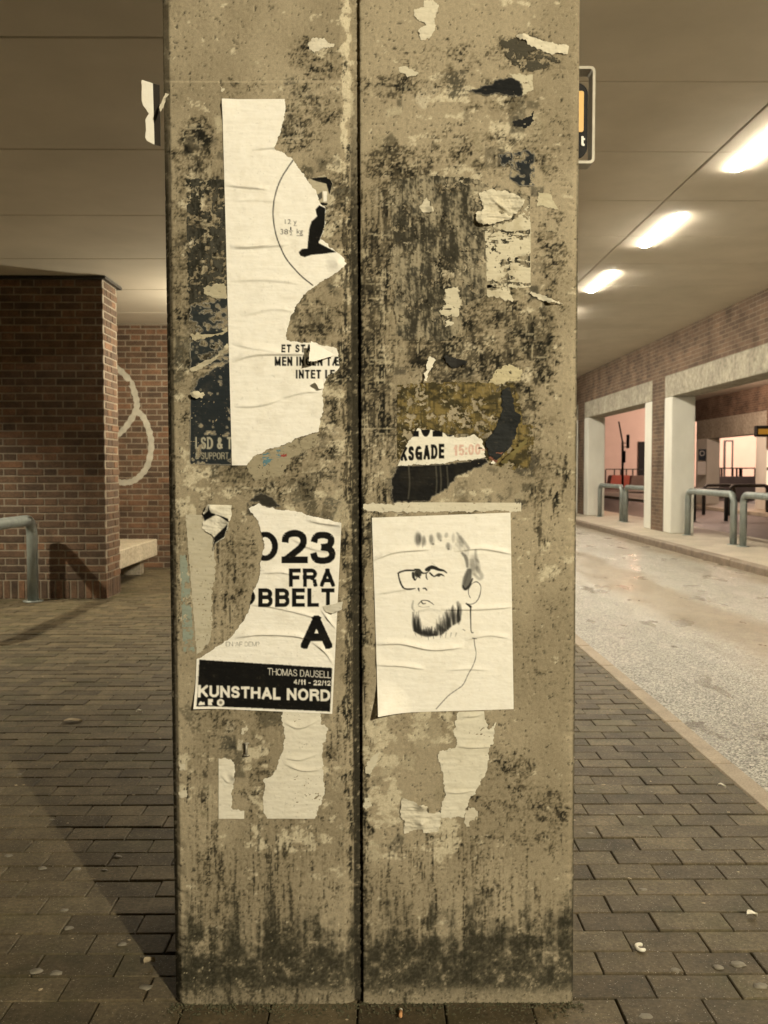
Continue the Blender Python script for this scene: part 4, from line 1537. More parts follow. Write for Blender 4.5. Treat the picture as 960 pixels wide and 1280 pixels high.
kun = Q('c', [(410, 130), (470, 102), (540, 136), (620, 142), (700, 165), (760, 182), (838, 196, 'c'), (795, 1078, 'c'), (160, 1050, 'c'), (170, 826), (232, 790), (330, 722), (385, 650), (414, 592), (428, 520), (458, 450), (474, 330), (484, 300), (470, 250), (455, 190)])
kp = paper('exhibition_poster', kun, 'torn white exhibition poster with bold black figures and black KUNSTHAL NORD band', (.81, .79, .72), d_kun, amp=.7, off=.002, wr=.9, dirt=.15, step=.75,
           lifts=[Q('c', [(160, 1050)])[0] + (36, .012), Q('c', [(838, 196)])[0] + (18, .008)],
           creases=[(Q('c', [(350, 725), (460, 712), (620, 718), (700, 740)]), .0045, 1.6), (Q('c', [(420, 575), (520, 585), (640, 612), (740, 640)]), .003, 1.6), (Q('c', [(470, 430), (560, 425), (620, 440)]), .003, 1.6),
                    (Q('c', [(745, 600), (775, 640), (808, 680)]), .005, 1.4), (Q('c', [(700, 745), (760, 790), (795, 840)]), .004, 1.6), (Q('c', [(600, 265), (700, 315), (800, 330)]), .002, 2), (Q('c', [(680, 185), (760, 200), (836, 208)]), .004, 2)])
paper('curled_tear', Q('c', [(748, 580), (790, 572), (845, 555), (842, 590), (800, 612), (765, 605)]), None, (.70, .67, .57), amp=.4, off=.004, wr=2, parent=kp, dirt=.2, lift_fn=lambda U, V: .014 * np.clip((U - 402) / 26, 0, 1))
paper('paper_scrap', Q('c', [(118, 160), (200, 165), (205, 230), (250, 240), (252, 330), (255, 450), (240, 520), (242, 640), (232, 740), (170, 806, 'c')]), 'long grey paper strip peeling at left of the exhibition poster', (.47, .435, .335), off=.001, wr=1.2, dirt=.5, cat='paper scrap', erode=.30)
paper('paper_scrap', Q('c', [(92, 350), (118, 345), (140, 500), (158, 790), (108, 792, 'c')]), 'narrow faded blue paper strip near the left pillar edge', (.25, .29, .24), off=.0008, wr=.8, dirt=.5, cat='paper scrap', erode=.44)


def d_crump(c):
    c.poly(Q('c', [(228, 112), (240, 150), (320, 178), (325, 195), (260, 160), (205, 190), (200, 160), (228, 140)]), K)
    c.poly(Q('c', [(252, 262), (318, 200), (300, 262), (280, 275), (258, 290), (256, 322), (248, 322)]), K)


paper('paper_scrap', Q('c', [(228, 112, 'c'), (332, 116), (330, 180), (320, 215), (300, 265), (256, 292), (254, 322), (246, 318), (250, 262), (195, 222), (203, 150)]), 'crumpled black and white scrap at the upper left of the exhibition poster', (.66, .63, .53), d_crump, amp=.7, off=.004, wr=5, dirt=.2, cat='paper scrap',
      lifts=[Q('c', [(240, 125)])[0] + (16, .014), Q('c', [(320, 190)])[0] + (14, .012)])
paper('paper_scrap', Q('c', [(415, 95), (468, 52), (520, 80), (560, 125), (500, 125), (440, 100)]), 'dark pointed scrap just above the exhibition poster', (.03, .028, .022), off=.002, wr=3, dirt=.3, cat='paper scrap', rim=.4)
paper('paper_scrap', Q('b', [(475, 990), (530, 975), (580, 958), (600, 965), (580, 1000), (520, 1010), (480, 1045)]), 'faded blue and red scrap below the tall poster', (.10, .20, .24), lambda c: c.poly(Q('b', [(560, 965), (600, 960), (585, 1000), (555, 1005)]), (.28, .06, .05)), off=.001, wr=1.2, dirt=.6, cat='paper scrap', erode=.34)
paper('paper_scrap', Q('b', [(400, 1040), (430, 1003), (580, 945), (640, 915), (728, 888), (750, 915), (700, 960), (610, 1000), (560, 1090), (440, 1110)]), 'greyish crumpled remnant under the tall poster', (.31, .275, .19), off=.0006, wr=2, dirt=.6, cat='paper scrap', erode=.38)
paper('paper_scrap', Q('a', [(270, 395), (305, 412), (290, 430)]), 'tiny white corner above the tall poster', (.6, .56, .44), off=.002, wr=2, cat='paper scrap', step=.6)
paper('paper_scrap', Q('a', [(682, 205), (705, 172), (760, 178), (805, 212), (770, 222), (725, 240), (690, 228)]), 'white plaster-like scrap near the joint at upper left half', (.62, .58, .47), off=.001, wr=2, cat='paper scrap', erode=.34)

# --- lower left remnants
paper('paper_scrap', Q('d', [(235, 215, 'c'), (235, 458, 'c'), (337, 458, 'c'), (338, 424), (290, 420), (288, 350), (290, 320), (300, 300), (298, 245), (285, 222)]), 'white L-shaped paper remnant below the exhibition poster', (.68, .65, .55), off=.0015, wr=1.2, dirt=.2, cat='paper scrap', lifts=[Q('d', [(298, 290)])[0] + (10, .008)], creases=[(Q('d', [(245, 285), (270, 310), (290, 315)]), .003, 1.4)])
paper('paper_scrap', Q('d', [(490, 26, 'c'), (640, 36), (642, 80), (672, 100), (650, 180), (655, 280), (660, 360), (618, 458, 'c'), (425, 458), (414, 430), (416, 300), (450, 285), (470, 250), (490, 190), (497, 110), (485, 60)]), 'large white paper remnant hanging below the exhibition poster', (.67, .64, .54), off=.0012, wr=1.1, dirt=.22, cat='paper scrap',
      creases=[(Q('d', [(500, 75), (560, 95), (640, 60)]), .003, 1.4), (Q('d', [(500, 215), (560, 222), (630, 200)]), .0025, 1.3), (Q('d', [(500, 240), (570, 265), (640, 262)]), .003, 1.3)])
for i, (pp, lb) in enumerate(((Q('d', [(75, 245), (100, 240), (102, 262), (80, 265)]), 'small pale paper dab near the left edge, upper'), (Q('d', [(76, 350), (110, 345), (106, 372), (85, 375)]), 'small pale paper dab near the left edge, lower'),
                              (Q('d', [(328, 100), (348, 85), (352, 105), (330, 125)]), 'small pale dab above the metal clip'))):
    paper('paper_scrap', pp, lb, (.55, .51, .40), off=.0008, wr=1, cat='paper scrap', step=.6, erode=.3)

# --- upper right remnants
paper('paper_scrap', Q('e', [(305, 0), (345, 0), (368, 22), (355, 60), (352, 120), (330, 152), (298, 155), (290, 118), (318, 98), (270, 62), (272, 38), (310, 28)]), 'white torn scrap at the top right of the joint', (.60, .56, .44), off=.0015, wr=2, dirt=.25, cat='paper scrap')
paper('paper_scrap', Q('e', [(660, 140), (700, 135), (770, 160), (870, 180, 'c'), (864, 213), (790, 208), (720, 175)]), 'white slanting scrap at upper right of the pillar', (.60, .56, .44), off=.002, wr=3, dirt=.3, cat='paper scrap', lifts=[Q('e', [(690, 140)])[0] + (12, .008)])
paper('paper_scrap', Q('e', [(600, 165), (655, 145), (720, 175), (790, 208), (840, 240), (780, 265), (700, 280), (655, 250), (625, 215)]), 'dark sooty remnant under the slanting white scrap', (.06, .055, .04), off=.0006, wr=1.5, dirt=.5, cat='paper scrap', erode=.44)
paper('paper_scrap', Q('e', [(475, 352), (560, 330), (600, 305), (650, 300), (690, 325), (692, 372), (640, 372), (590, 360), (540, 372)]), 'black leaf-shaped remnant at upper right half', (.012, .013, .013), off=.0012, wr=2, dirt=.25, cat='paper scrap', erode=.32, rim=.4)
paper('paper_scrap', Q('e', [(640, 285), (730, 288, 'c'), (732, 350), (690, 372), (690, 330), (650, 300)]), 'pale square corner beside the black leaf-shaped remnant', (.50, .46, .34), off=.0006, wr=1.2, dirt=.3, cat='paper scrap', erode=.34)
paper('paper_scrap', Q('e', [(655, 470), (690, 465), (735, 430), (735, 470), (705, 498), (660, 490)]), 'small black hooked remnant under the leaf-shaped one', (.014, .015, .015), off=.001, wr=1.5, dirt=.3, cat='paper scrap', erode=.34)
paper('paper_scrap', Q('e', [(600, 600), (650, 590), (700, 580), (738, 595, 'c'), (738, 720, 'c'), (680, 722), (640, 690), (645, 640), (610, 640)]), 'dark blue-grey square remnant at right of the pillar', (.018, .021, .023), off=.001, wr=1.5, dirt=.35, cat='paper scrap', erode=.42, rim=.5)
paper('paper_scrap', Q('e', [(210, 262), (240, 258), (290, 285), (245, 300)]), 'small pointed pale scrap in the upper right half', (.56, .52, .40), off=.001, wr=2, cat='paper scrap', step=.7)
paper('old_poster', Q('e', [(180, 700, 'c'), (230, 690), (320, 680), (440, 685), (530, 700), (720, 760, 'c')]) + Q('f', [(722, 120), (640, 110), (560, 150), (480, 180), (440, 300), (380, 330), (250, 330), (205, 300), (190, 150, 'c')]), 'blackened streaky old poster remnant right of the joint', (.30, .265, .185),
      lambda c: gtext(c, 'NGST', *Q('e', [(398, 962), (560, 1005)]), .12, (.05, .05, .04), gap=.25, op=.6), off=.0007, wr=1.6, dirt=.6, streak=1.0, erode=.42)
paper('paper_scrap', Q('e', [(520, 745), (560, 738), (625, 738), (700, 780), (690, 800), (640, 850), (560, 875), (520, 870), (505, 830), (540, 810)]), 'crumpled white flap in the middle of the right half', (.58, .54, .42), off=.003, wr=6, dirt=.35, cat='paper scrap', lifts=[Q('e', [(530, 860)])[0] + (20, .012), Q('e', [(690, 790)])[0] + (14, .008)],
      creases=[(Q('e', [(560, 760), (600, 800), (650, 830)]), .004, 1.5), (Q('e', [(520, 850), (580, 840), (650, 845)]), .004, 1.5)])
paper('old_poster', Q('e', [(545, 880), (650, 860), (720, 790, 'c')]) + Q('f', [(722, 122), (690, 125), (640, 120), (655, 180), (610, 165), (555, 155, 'c')]), 'faded cream poster remnant near the right edge, straight right side', (.56, .52, .395), off=.0012, wr=1.5, dirt=.6, erode=.36)
paper('paper_scrap', Q('e', [(750, 745), (800, 750), (815, 790), (830, 812), (780, 800), (745, 800)]), 'pale pointed scrap at the right of the cream remnant', (.50, .46, .33), off=.001, wr=2, dirt=.3, cat='paper scrap')
paper('paper_scrap', Q('e', [(290, 800), (320, 765), (345, 815), (330, 828), (300, 820)]), 'small triangular pale scrap on the streaky poster', (.55, .51, .39), off=.003, wr=4, dirt=.3, cat='paper scrap', lifts=[Q('e', [(340, 815)])[0] + (10, .008)])
paper('paper_scrap', Q('f', [(390, 130), (440, 120), (450, 190), (440, 235), (400, 240), (370, 215), (395, 190)]), 'cream scrap hanging in the dark middle of the right half', (.55, .51, .385), off=.0012, wr=2, dirt=.4, cat='paper scrap', erode=.32)
paper('paper_scrap', Q('f', [(400, 250), (425, 250), (424, 292), (385, 290)]), 'small cream tab under the hanging cream scrap', (.58, .54, .42), off=.001, wr=2, dirt=.3, cat='paper scrap', step=.7)
paper('paper_scrap', Q('f', [(722, 140), (760, 150), (845, 185), (790, 185), (730, 155)]), 'curled thin shred at the right edge of the cream remnant', (.60, .56, .44), off=.003, wr=3, dirt=.2, cat='paper scrap', lifts=[Q('f', [(800, 182)])[0] + (14, .012)])
paper('paper_scrap', Q('f', [(380, 388), (400, 385), (480, 410), (470, 425), (430, 435), (405, 425)]), 'folded black shred above the brown poster', (.03, .03, .028), off=.003, wr=3, dirt=.2, cat='paper scrap', lifts=[Q('f', [(470, 415)])[0] + (12, .01)])
paper('paper_scrap', Q('f', [(330, 390), (350, 395), (345, 430), (325, 455), (320, 487), (308, 485), (318, 430)]), 'narrow white curl above the brown poster', (.70, .67, .56), off=.004, wr=2, dirt=.1, cat='paper scrap', step=.7, lifts=[Q('f', [(312, 484)])[0] + (12, .01)])
paper('paper_scrap', Q('f', [(560, 490), (590, 440), (640, 420), (690, 440), (680, 490), (640, 480), (600, 500)]), 'yellowish crumpled remnant above the dark fold', (.48, .43, .28), off=.0012, wr=3, dirt=.5, cat='paper scrap', erode=.36)


def d_brown(c):
    gtext(c, '0000', *Q('f', [(288, 525), (400, 562)]), .14, (.05, .045, .02), gap=.16, op=.45)
    xx, yy = c.grid()
    c.ink(sst(.40, .60, fbm(xx / 14, yy / 9, 6, .68, 71.)), (.025, .023, .012), .88)
    c.ink(sst(.52, .6, fbm(xx / 3, yy / 22, 5, .68, 73.)), (.03, .027, .014), .6)
    c.ink(sst(.72, .78, fbm(xx / 3, yy / 5, 4, .6, 75.)), (.45, .40, .24), .6)
    for a_ in (575, 605):
        c.stroke(Q('f', [(205, a_ + 6), (400, a_ + 10), (560, a_)]), .35, (.05, .04, .015), .6)


paper('brown_poster', Q('f', [(205, 500, 'c'), (300, 490), (480, 488), (660, 490), (680, 560), (690, 650), (740, 658, 'c'), (735, 720, 'c'), (715, 822), (650, 826), (590, 810), (545, 780), (480, 690), (390, 690), (290, 668), (240, 740), (205, 800, 'c')]), 'ochre brown glossy poster remnant right of the joint', (.19, .145, .055), d_brown, off=.0012, wr=2, dirt=.2, erode=.43)


def d_street(c):
    gtext(c, '2023', *Q('f', [(250, 612), (428, 700)]), .26)
    gtext(c, 'RKSGADE', *Q('f', [(190, 740), (388, 797)]), .22, None, -.07, .12)
    gtext(c, '15:00-', *Q('f', [(425, 732), (545, 774)]), .2, (.50, .15, .10), -.06, op=.5)


paper('street_poster', Q('f', [(284, 668), (330, 672), (390, 688), (440, 705), (500, 690), (535, 715), (550, 778), (460, 792), (370, 806), (208, 812, 'c'), (240, 738)]), 'white torn strip with black letters KSGADE and red figures', (.74, .715, .62), d_street, off=.0022, wr=1.5, dirt=.15, step=.7)
paper('black_poster', Q('f', [(207, 812, 'c'), (370, 808), (460, 794), (548, 780), (560, 800), (440, 850), (410, 890), (370, 920), (325, 950), (206, 952), (188, 962), (183, 860)]), 'black poster remnant under the white strip with letters', (.010, .010, .0095),
      lambda c: [c.stroke(Q('f', [(x_, 815), (x_ + 4, 880), (x_ - 2, 940)]), .8, (.13, .12, .09), .4) for x_ in (355, 372, 398, 250)], off=.0012, wr=2, dirt=.15, rim=.5)
paper('dark_fold', Q('f', [(612, 520), (640, 505), (660, 590), (684, 620), (660, 700), (640, 740), (590, 790), (560, 770), (545, 720), (590, 660), (610, 600)]), 'dark slate folded flap on the brown poster', (.022, .024, .024), off=.003, wr=3, dirt=.25, cat='paper scrap', lifts=[Q('f', [(680, 630)])[0] + (20, .01)])
paper('dark_fold', Q('f', [(720, 700), (700, 706), (640, 760), (590, 805), (612, 806), (660, 770)]), 'lifted thin edge of the brown poster casting a dark diagonal', (.15, .125, .05), off=.006, wr=1, dirt=.2, cat='paper scrap', lifts=[Q('f', [(640, 765)])[0] + (30, .012)])
paper('paper_scrap', Q('f', [(552, 740), (600, 735), (615, 760), (590, 800), (560, 785)]), 'small dull red printed scrap beside the white letter strip', (.20, .09, .06), off=.002, wr=3, dirt=.4, cat='paper scrap', erode=.3, step=.7)
paper('paper_scrap', Q('f', [(566, 798), (575, 790), (588, 800), (578, 812)]), 'tiny white crumb at the tip of the diagonal fold', (.75, .73, .65), off=.006, wr=2, dirt=0, cat='paper scrap', step=.6)

# --- tape strip and portrait
paper('tape_strip', Q('g', [(75, 94), (130, 92), (195, 98), (196, 86, 'c'), (686, 88, 'c'), (686, 122), (600, 118), (420, 124), (200, 124), (120, 120), (76, 118)]), 'long white paper strip above the portrait drawing', (.60, .565, .455), off=.001, wr=1, dirt=.3, cat='paper strip')


def d_port(c):
    q = lambda z, *p: Q(z, p)
    def dab(x, y, rx, ry, op, ang=0, hard=0.):
        p = Q('i', [(x, y)])[0]
        c.dab(p[0], p[1], rx / 8, ry / 8, min(1, op * 1.35), (.05, .048, .04), ang, hard)
    dab(180, 350, 48, 92, .55)
    dab(200, 340, 20, 60, .3)
    dab(238, 365, 26, 66, .42)
    dab(225, 410, 14, 40, .3)
    dab(310, 352, 30, 66, .42)
    dab(330, 400, 20, 18, .5)
    dab(388, 325, 30, 56, .35, -.3)
    dab(406, 365, 17, 14, .45)
    dab(462, 312, 26, 38, .3, .3)
    dab(478, 420, 30, 48, .42)
    dab(485, 450, 18, 14, .5)
    dab(532, 340, 24, 66, .25)
    dab(600, 380, 40, 90, .3, -.5)
    S = lambda z, pts, r, op=1., soft=.4: c.stroke(Q(z, pts), r, (.022, .022, .02), op, soft)
    S('i', [(570, 290), (625, 360), (685, 440)], [1.2, 2.2, 1.6], .5, 1.3)
    S('i', [(560, 400), (600, 450)], 1.6, .3, 1.4)
    S('i', [(620, 490), (660, 540), (672, 625)], [1.5, 2.4, 1.6], .75, 1.2)
    S('i', [(755, 460), (760, 540), (785, 580)], [1.4, 1.8, 1.], .5, 1.4)
    dab(735, 610, 70, 130, .36)
    S('i', [(770, 640), (815, 720), (790, 745), (740, 700)], [2.5, 2.6, 2, 1.6], .45, 1.6)
    S('i', [(690, 670), (672, 750), (655, 825)], [3.5, 5.6, 4.6], .85, 1.5)
    S('i', [(628, 815), (650, 850), (690, 820), (725, 745)], [.9, 1.5, 1.6, .8], .95, .6)
    S('i', [(645, 800), (675, 700)], .9, .35, 1.0)
    for x_, y_, e_ in ((160, 300, 110), (215, 330, 90), (297, 320, 80), (372, 295, 66), (470, 400, 60), (585, 330, 100), (640, 430, 90), (755, 560, 130), (700, 560, 110)):
        for j_ in range(4):
            S('i', [(x_ + 9 * j_, y_ - 10), (x_ + 12 * j_ + 8, y_ + e_ * .5), (x_ + 9 * j_ + 12, y_ + e_)], [.4, 1.0, .4], .22, .7)
    # spectacles
    S('p', [(497.8, 716.5), (501, 714.6), (508, 713), (517.5, 713)], [1.1, 1.1, 1.2, 1.1])
    S('p', [(497.8, 716.5), (499.5, 725), (503, 733), (507, 735.8), (513, 736.2), (519, 735.4)], [.9, 1.1, 1.2, 1.0, 1.0, .5])
    S('i', [(150, 655), (190, 660), (225, 690), (270, 685), (300, 655)], [1.2, 1.6, 1.2, .7, .9])
    S('i', [(130, 690), (135, 730), (150, 760), (165, 740)], [1.6, 1.8, .8, .6])
    dab(178, 695, 44, 46, .95, .2, .35)
    S('i', [(170, 700), (200, 740)], [1.4, .6])
    S('i', [(262, 690), (262, 730), (275, 755)], [.7, .9, .4])
    S('i', [(265, 655), (320, 632), (390, 655), (440, 668), (466, 688)], [2.2, 2.6, 1.8, 1.2, .6])
    S('i', [(300, 690), (340, 722), (390, 700), (430, 712), (440, 722)], [1.2, 1.0, 1.3, .8, .4])
    dab(385, 712, 26, 18, .9, .0, .3)
    S('i', [(320, 590), (370, 630)], .5, .35, .8)
    S('i', [(185, 845), (190, 868)], [1.3, .7])
    S('i', [(232, 843), (252, 843), (266, 860)], [.9, 1.1, .9])
    S('i', [(180, 1006), (215, 968), (250, 962), (290, 972), (338, 1006)], [.4, .6, .6, .7, .4])
    S('i', [(215, 978), (230, 996), (258, 992)], [.8, .7, .4])
    S('g', [(288, 487), (305, 492), (330, 490)], .35, .8)
    # ear, earring, shoulder line
    S('g', [(489, 456), (482, 440), (484, 418), (497, 400), (514, 394), (528, 408), (529, 428), (522, 455), (508, 474), (490, 480), (472, 478)], [.4, .5, .5, .4, .6, .5, .5, .6, .5, .4, .6])
    S('g', [(473, 478), (490, 490)], [.9, 1.5])
    S('g', [(489, 490), (490, 540), (492, 585), (500, 590)], [.9, .7, .7, .5])
    S('g', [(503, 611), (506, 640), (511, 672), (503, 708), (480, 752), (460, 792), (430, 815), (400, 838), (357, 885)], [.5, .45, .45, .45, .45, .5, .45, .5, .5])
    S('g', [(497, 611), (512, 613)], .6)
    # beard
    r_ = random.Random(5)
    for i in range(210):
        t = r_.random()
        x = 268 + 182 * t
        yb = 584 + 16 * math.sin(min(1, t * 1.25) * 3.1) - 44 * max(0, t - .6) / .4
        L_ = r_.uniform(12, 34) if .16 < t < .5 else r_.uniform(25, 78)
        if t < .12:
            L_ = r_.uniform(30, 90)
        lean = r_.uniform(-7, 7)
        S('g', [(x + lean, yb - L_), (x + lean * .3 + r_.uniform(-3, 3), yb - L_ * .5), (x + 2, yb + r_.uniform(-3, 3))], [.35, r_.uniform(.6, 1.5), r_.uniform(.5, 1.2)], r_.uniform(.12, .6), .7)
    S('g', [(267, 512), (270, 555), (284, 586), (318, 600), (352, 598)], [.7, 1.3, 2.2, 2.4, 1.6], .85, .9)
    S('g', [(284, 572), (304, 590), (330, 594)], [1.2, 2.6, 2.0], .75, 1.3)
    S('g', [(362, 560), (376, 578), (394, 582)], [1.6, 3.0, 1.8], .7, 1.3)
    S('g', [(392, 512), (404, 545), (398, 572)], [1.2, 2.8, 1.6], .6, 1.3)
    S('g', [(420, 490), (418, 520), (428, 556)], [1.2, 2.8, 1.4], .55, 1.4)
    S('g', [(440, 474), (448, 508), (444, 556)], [1.8, 2.8, 1.0], .6, 1.3)
    S('g', [(290, 508), (330, 500), (372, 506)], [.8, 1.6, .8], .22, 1.4)
    S('g', [(268, 468), (264, 492), (270, 505)], [.8, 1.3, .8], .5, .9)
    for k_ in range(9):
        x = 275 + 20 * k_
        S('g', [(x, 592), (x + r_.uniform(-6, 6), 604 + r_.uniform(0, 8))], [.8, .3], .5, .5)
    for x in (325, 345, 372):
        S('g', [(x, 598), (x + 2, 618 - (x - 325) / 6)], [.9, .3], .7)
    S('g', [(460, 578), (468, 582)], .6, .6)


port = Q('g', [(108, 146, 'c'), (644, 126, 'c'), (656, 886, 'c'), (132, 902, 'c'), (120, 500, 'c')])
paper('portrait_drawing', port, 'white sheet with ink portrait of a bearded man in glasses', (.82, .80, .725), d_port, amp=0, off=.0022, wr=.7, dirt=.08, step=.75,
      lifts=[Q('g', [(132, 902)])[0] + (44, .030), Q('g', [(120, 700)])[0] + (14, .003)],
      creases=[(Q('g', [(112, 310), (200, 278), (330, 268)]), .0045, 1.6), (Q('g', [(430, 275), (530, 265), (650, 285)]), .0035, 1.6), (Q('g', [(118, 440), (180, 430), (260, 418)]), .002, 2), (Q('g', [(380, 500), (540, 498), (652, 490)]), .0035, 1.6),
               (Q('g', [(122, 635), (220, 632), (340, 655), (460, 645)]), .0045, 1.7), (Q('g', [(470, 618), (560, 600), (640, 612)]), .0025, 1.6), (Q('g', [(126, 715), (220, 718), (310, 730)]), .0035, 1.5), (Q('g', [(400, 735), (480, 730), (560, 735)]), .002, 1.6)])

# --- lower right remnants
paper('paper_scrap', Q('h', [(445, 60, 'c'), (542, 58, 'c'), (545, 90), (560, 130), (590, 100), (580, 150), (578, 180), (562, 200), (552, 290), (520, 350), (490, 395), (470, 440), (465, 468), (375, 468), (380, 420), (395, 380), (385, 300), (362, 240), (370, 212), (430, 200), (440, 180), (425, 150), (430, 100)]), 'white torn remnant trailing down below the portrait drawing', (.64, .61, .50), off=.0012, wr=1.4, dirt=.22, cat='paper scrap',
      creases=[(Q('h', [(440, 195), (500, 198), (570, 195)]), .003, 1.3), (Q('h', [(390, 370), (440, 374), (500, 365)]), .0025, 1.3), (Q('h', [(450, 80), (500, 78), (540, 70)]), .003, 1.2)])
paper('paper_scrap', Q('h', [(228, 390), (270, 405), (325, 425), (326, 450), (370, 448), (372, 495), (360, 525), (320, 528), (285, 515), (230, 532), (235, 480), (215, 465)]), 'crumpled cream scrap at lower middle beside the trailing remnant', (.60, .565, .455), off=.002, wr=4, dirt=.3, cat='paper scrap',
      lifts=[Q('h', [(300, 420)])[0] + (12, .012), Q('h', [(300, 490)])[0] + (10, .01)])
paper('paper_scrap', Q('h', [(470, 440), (500, 430), (518, 455), (495, 480), (485, 505), (465, 490)]), 'small pale tail at the right of the lower remnant', (.55, .51, .40), off=.0008, wr=1.5, dirt=.3, cat='paper scrap', erode=.3)
paper('paper_scrap', Q('h', [(88, 255), (120, 225), (140, 215), (125, 260), (108, 300), (85, 298)]), 'small pale scrap right of the joint below the portrait', (.56, .525, .41), off=.0008, wr=1.5, dirt=.3, cat='paper scrap', erode=.3)
paper('paper_scrap', Q('h', [(80, 395), (100, 395), (106, 425), (85, 440), (72, 430)]), 'small round pale scrap by the joint below the portrait', (.55, .515, .40), off=.0008, wr=1.5, dirt=.3, cat='paper scrap', erode=.3, step=.7)

# strip standing out from the left edge of the pillar
paper('side_strip', Q('j', [(75, 212, 'c'), (226, 258, 'c'), (248, 1080, 'c'), (150, 1025), (125, 980), (135, 900), (125, 745), (172, 662), (100, 560), (78, 480)]), 'white torn paper strip standing out from the left edge of the pillar', (.80, .775, .68), amp=.35, off=.0, wr=.4, dirt=.05, yplane=D + .03, cat='paper strip')
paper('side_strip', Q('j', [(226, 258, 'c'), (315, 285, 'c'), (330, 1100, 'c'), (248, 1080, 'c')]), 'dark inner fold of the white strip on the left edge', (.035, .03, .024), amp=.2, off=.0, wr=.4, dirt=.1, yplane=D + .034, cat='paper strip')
paper('paper_scrap', Q('j', [(400, 400), (455, 410), (400, 470), (380, 590), (330, 650), (315, 590)]), 'tiny pale wisp wrapped round the left pillar edge', (.55, .51, .40), amp=.3, off=.004, wr=2, cat='paper scrap', step=.6)

# metal clip on the left half
cl = empty('metal_clip', P3(308, 946, D))
tag(cl, 'small rusty metal clip fixed to the pillar below the exhibition poster', 'clip')
tube('stem', [Vector(P3(308, 930, D - .007)), Vector(P3(308, 944, D - .007))], .003, 'sign_frame_paint', cl, 8)
for yy in (929.5, 944.5):
    tube('claw', [Vector(P3(304.8, yy, D - .002)), Vector(P3(306, yy - .4, D - .008)), Vector(P3(310, yy - .4, D - .008)), Vector(P3(311.4, yy, D - .002))], .0022, 'sign_frame_paint', cl, 6)

# ------------------------------------------------------------------ framed sign behind the pillar
SY = 2.75
def SP(px, py):
    return P3(px, py, SY)


st = empty('bus_stop_sign', SP(735, 205))
tag(st, 'black and yellow sign in a grey metal frame behind the pillar edge', 'sign')
xo0, xo1, zo0, zo1 = facing_panel(655, 744.5, 82.5, 204, SY)


def rounded(x0, x1, z0, z1, r, n=5):
    out = []
    for cx_, cz_, a0 in ((x1 - r, z1 - r, 0), (x0 + r, z1 - r, 90), (x0 + r, z0 + r, 180), (x1 - r, z0 + r, 270)):
        for k in range(n + 1):
            a_ = math.radians(a0 + 90 * k / n)
            out.append((cx_ + r * math.cos(a_), cz_ + r * math.sin(a_)))
    return out


def band_ring(name, outer, inner, y0, y1, mat, parent):
    n = len(outer)
    vv = [(x, y0, z) for x, z in outer] + [(x, y0, z) for x, z in inner] + [(x, y1, z) for x, z in outer] + [(x, y1, z) for x, z in inner]
    ff = []
    for i in range(n):
        j = (i + 1) % n
        ff += [(i, n + i, n + j, j), (2 * n + i, 2 * n + j, 3 * n + j, 3 * n + i), (i, j, 2 * n + j, 2 * n + i), (n + i, 3 * n + i, 3 * n + j, n + j)]
    return mesh(name, vv, ff, mat, parent)


def plate(name, outer, y0, y1, mat, parent):
    n = len(outer)
    vv = [(x, y0, z) for x, z in outer] + [(x, y1, z) for x, z in outer]
    ff = [tuple(range(n)), tuple(range(2 * n - 1, n - 1, -1))] + [(i, n + i, n + (i + 1) % n, (i + 1) % n) for i in range(n)]
    return mesh(name, vv, ff, mat, parent)


t_ = .008
band_ring('frame', rounded(xo0, xo1, zo0, zo1, .014), rounded(xo0 + t_, xo1 - t_, zo0 + t_, zo1 - t_, .009), SY, SY + .055, 'sign_frame_paint', st)
xi0, xi1, zi0, zi1 = facing_panel(662, 735.0, 104, 198, SY + .02)
plate('face', rounded(xi0, xi1, zi0, zi1, .034, 8), SY + .018, SY + .026, 'black_plastic', st)
xy0, xy1, zy0, zy1 = facing_panel(668, 729.8, 114, 165, SY + .016)
plate('yellow_panel', rounded(xy0, xy1, zy0, zy1, .006), SY + .014, SY + .0175, 'yellow_plastic', st)
xt = float(on_y(729, 175, SY + .015)[0])
zt = float(on_y(729, 182.5, SY + .015)[1])
zq = float(on_y(729, 170.5, SY + .015)[1])
hh = zq - zt
lt_ = plate('letter_t', [(xt - .003, zt), (xt + .004, zt), (xt + .004, zt + .006), (xt + .001, zt + .006), (xt + .001, zt + hh * .62), (xt + .005, zt + hh * .62), (xt + .005, zt + hh * .8), (xt + .001, zt + hh * .8), (xt + .001, zt + hh), (xt - .006, zt + hh), (xt - .006, zt + .004)][::-1], SY + .013, SY + .0172, 'white_plastic', st)
box('bracket', xe1 - .02, xi0 + .05, SY + .027, SY + .05, zi0 + .06, zi0 + .10, 'sign_frame_paint', st)
box('mounting_arm', xe1 - .12, xe1 - .08, D + BK, SY + .05, zi0 + .06, zi0 + .10, 'sign_frame_paint', st)

# ------------------------------------------------------------------ litter
def gpt(px, py, z=0.0):
    x, y = on_z(px, py, z)
    return float(x), float(y)


def disc(name, px, py, r, mat, label, cat, group=None, sq=.7):
    x, y = gpt(px, py)
    n = 14
    vv, ff = [(0, 0, .0022)], []
    r *= .72
    rr = random.Random(int(px * 7 + py))
    for k in range(n):
        a_ = 2 * math.pi * k / n
        q = r * rr.uniform(.75, 1.1)
        vv.append((q * math.cos(a_), q * sq * math.sin(a_), .0018))
        vv.append((q * 1.15 * math.cos(a_), q * 1.15 * sq * math.sin(a_), -.001))
    for k in range(n):
        j = (k + 1) % n
        ff += [(0, 1 + 2 * k, 1 + 2 * j), (1 + 2 * k, 2 + 2 * k, 2 + 2 * j, 1 + 2 * j)]
    return tag(mesh(name, vv, ff, mat, None, True, (x, y, .0)), label, cat, group)


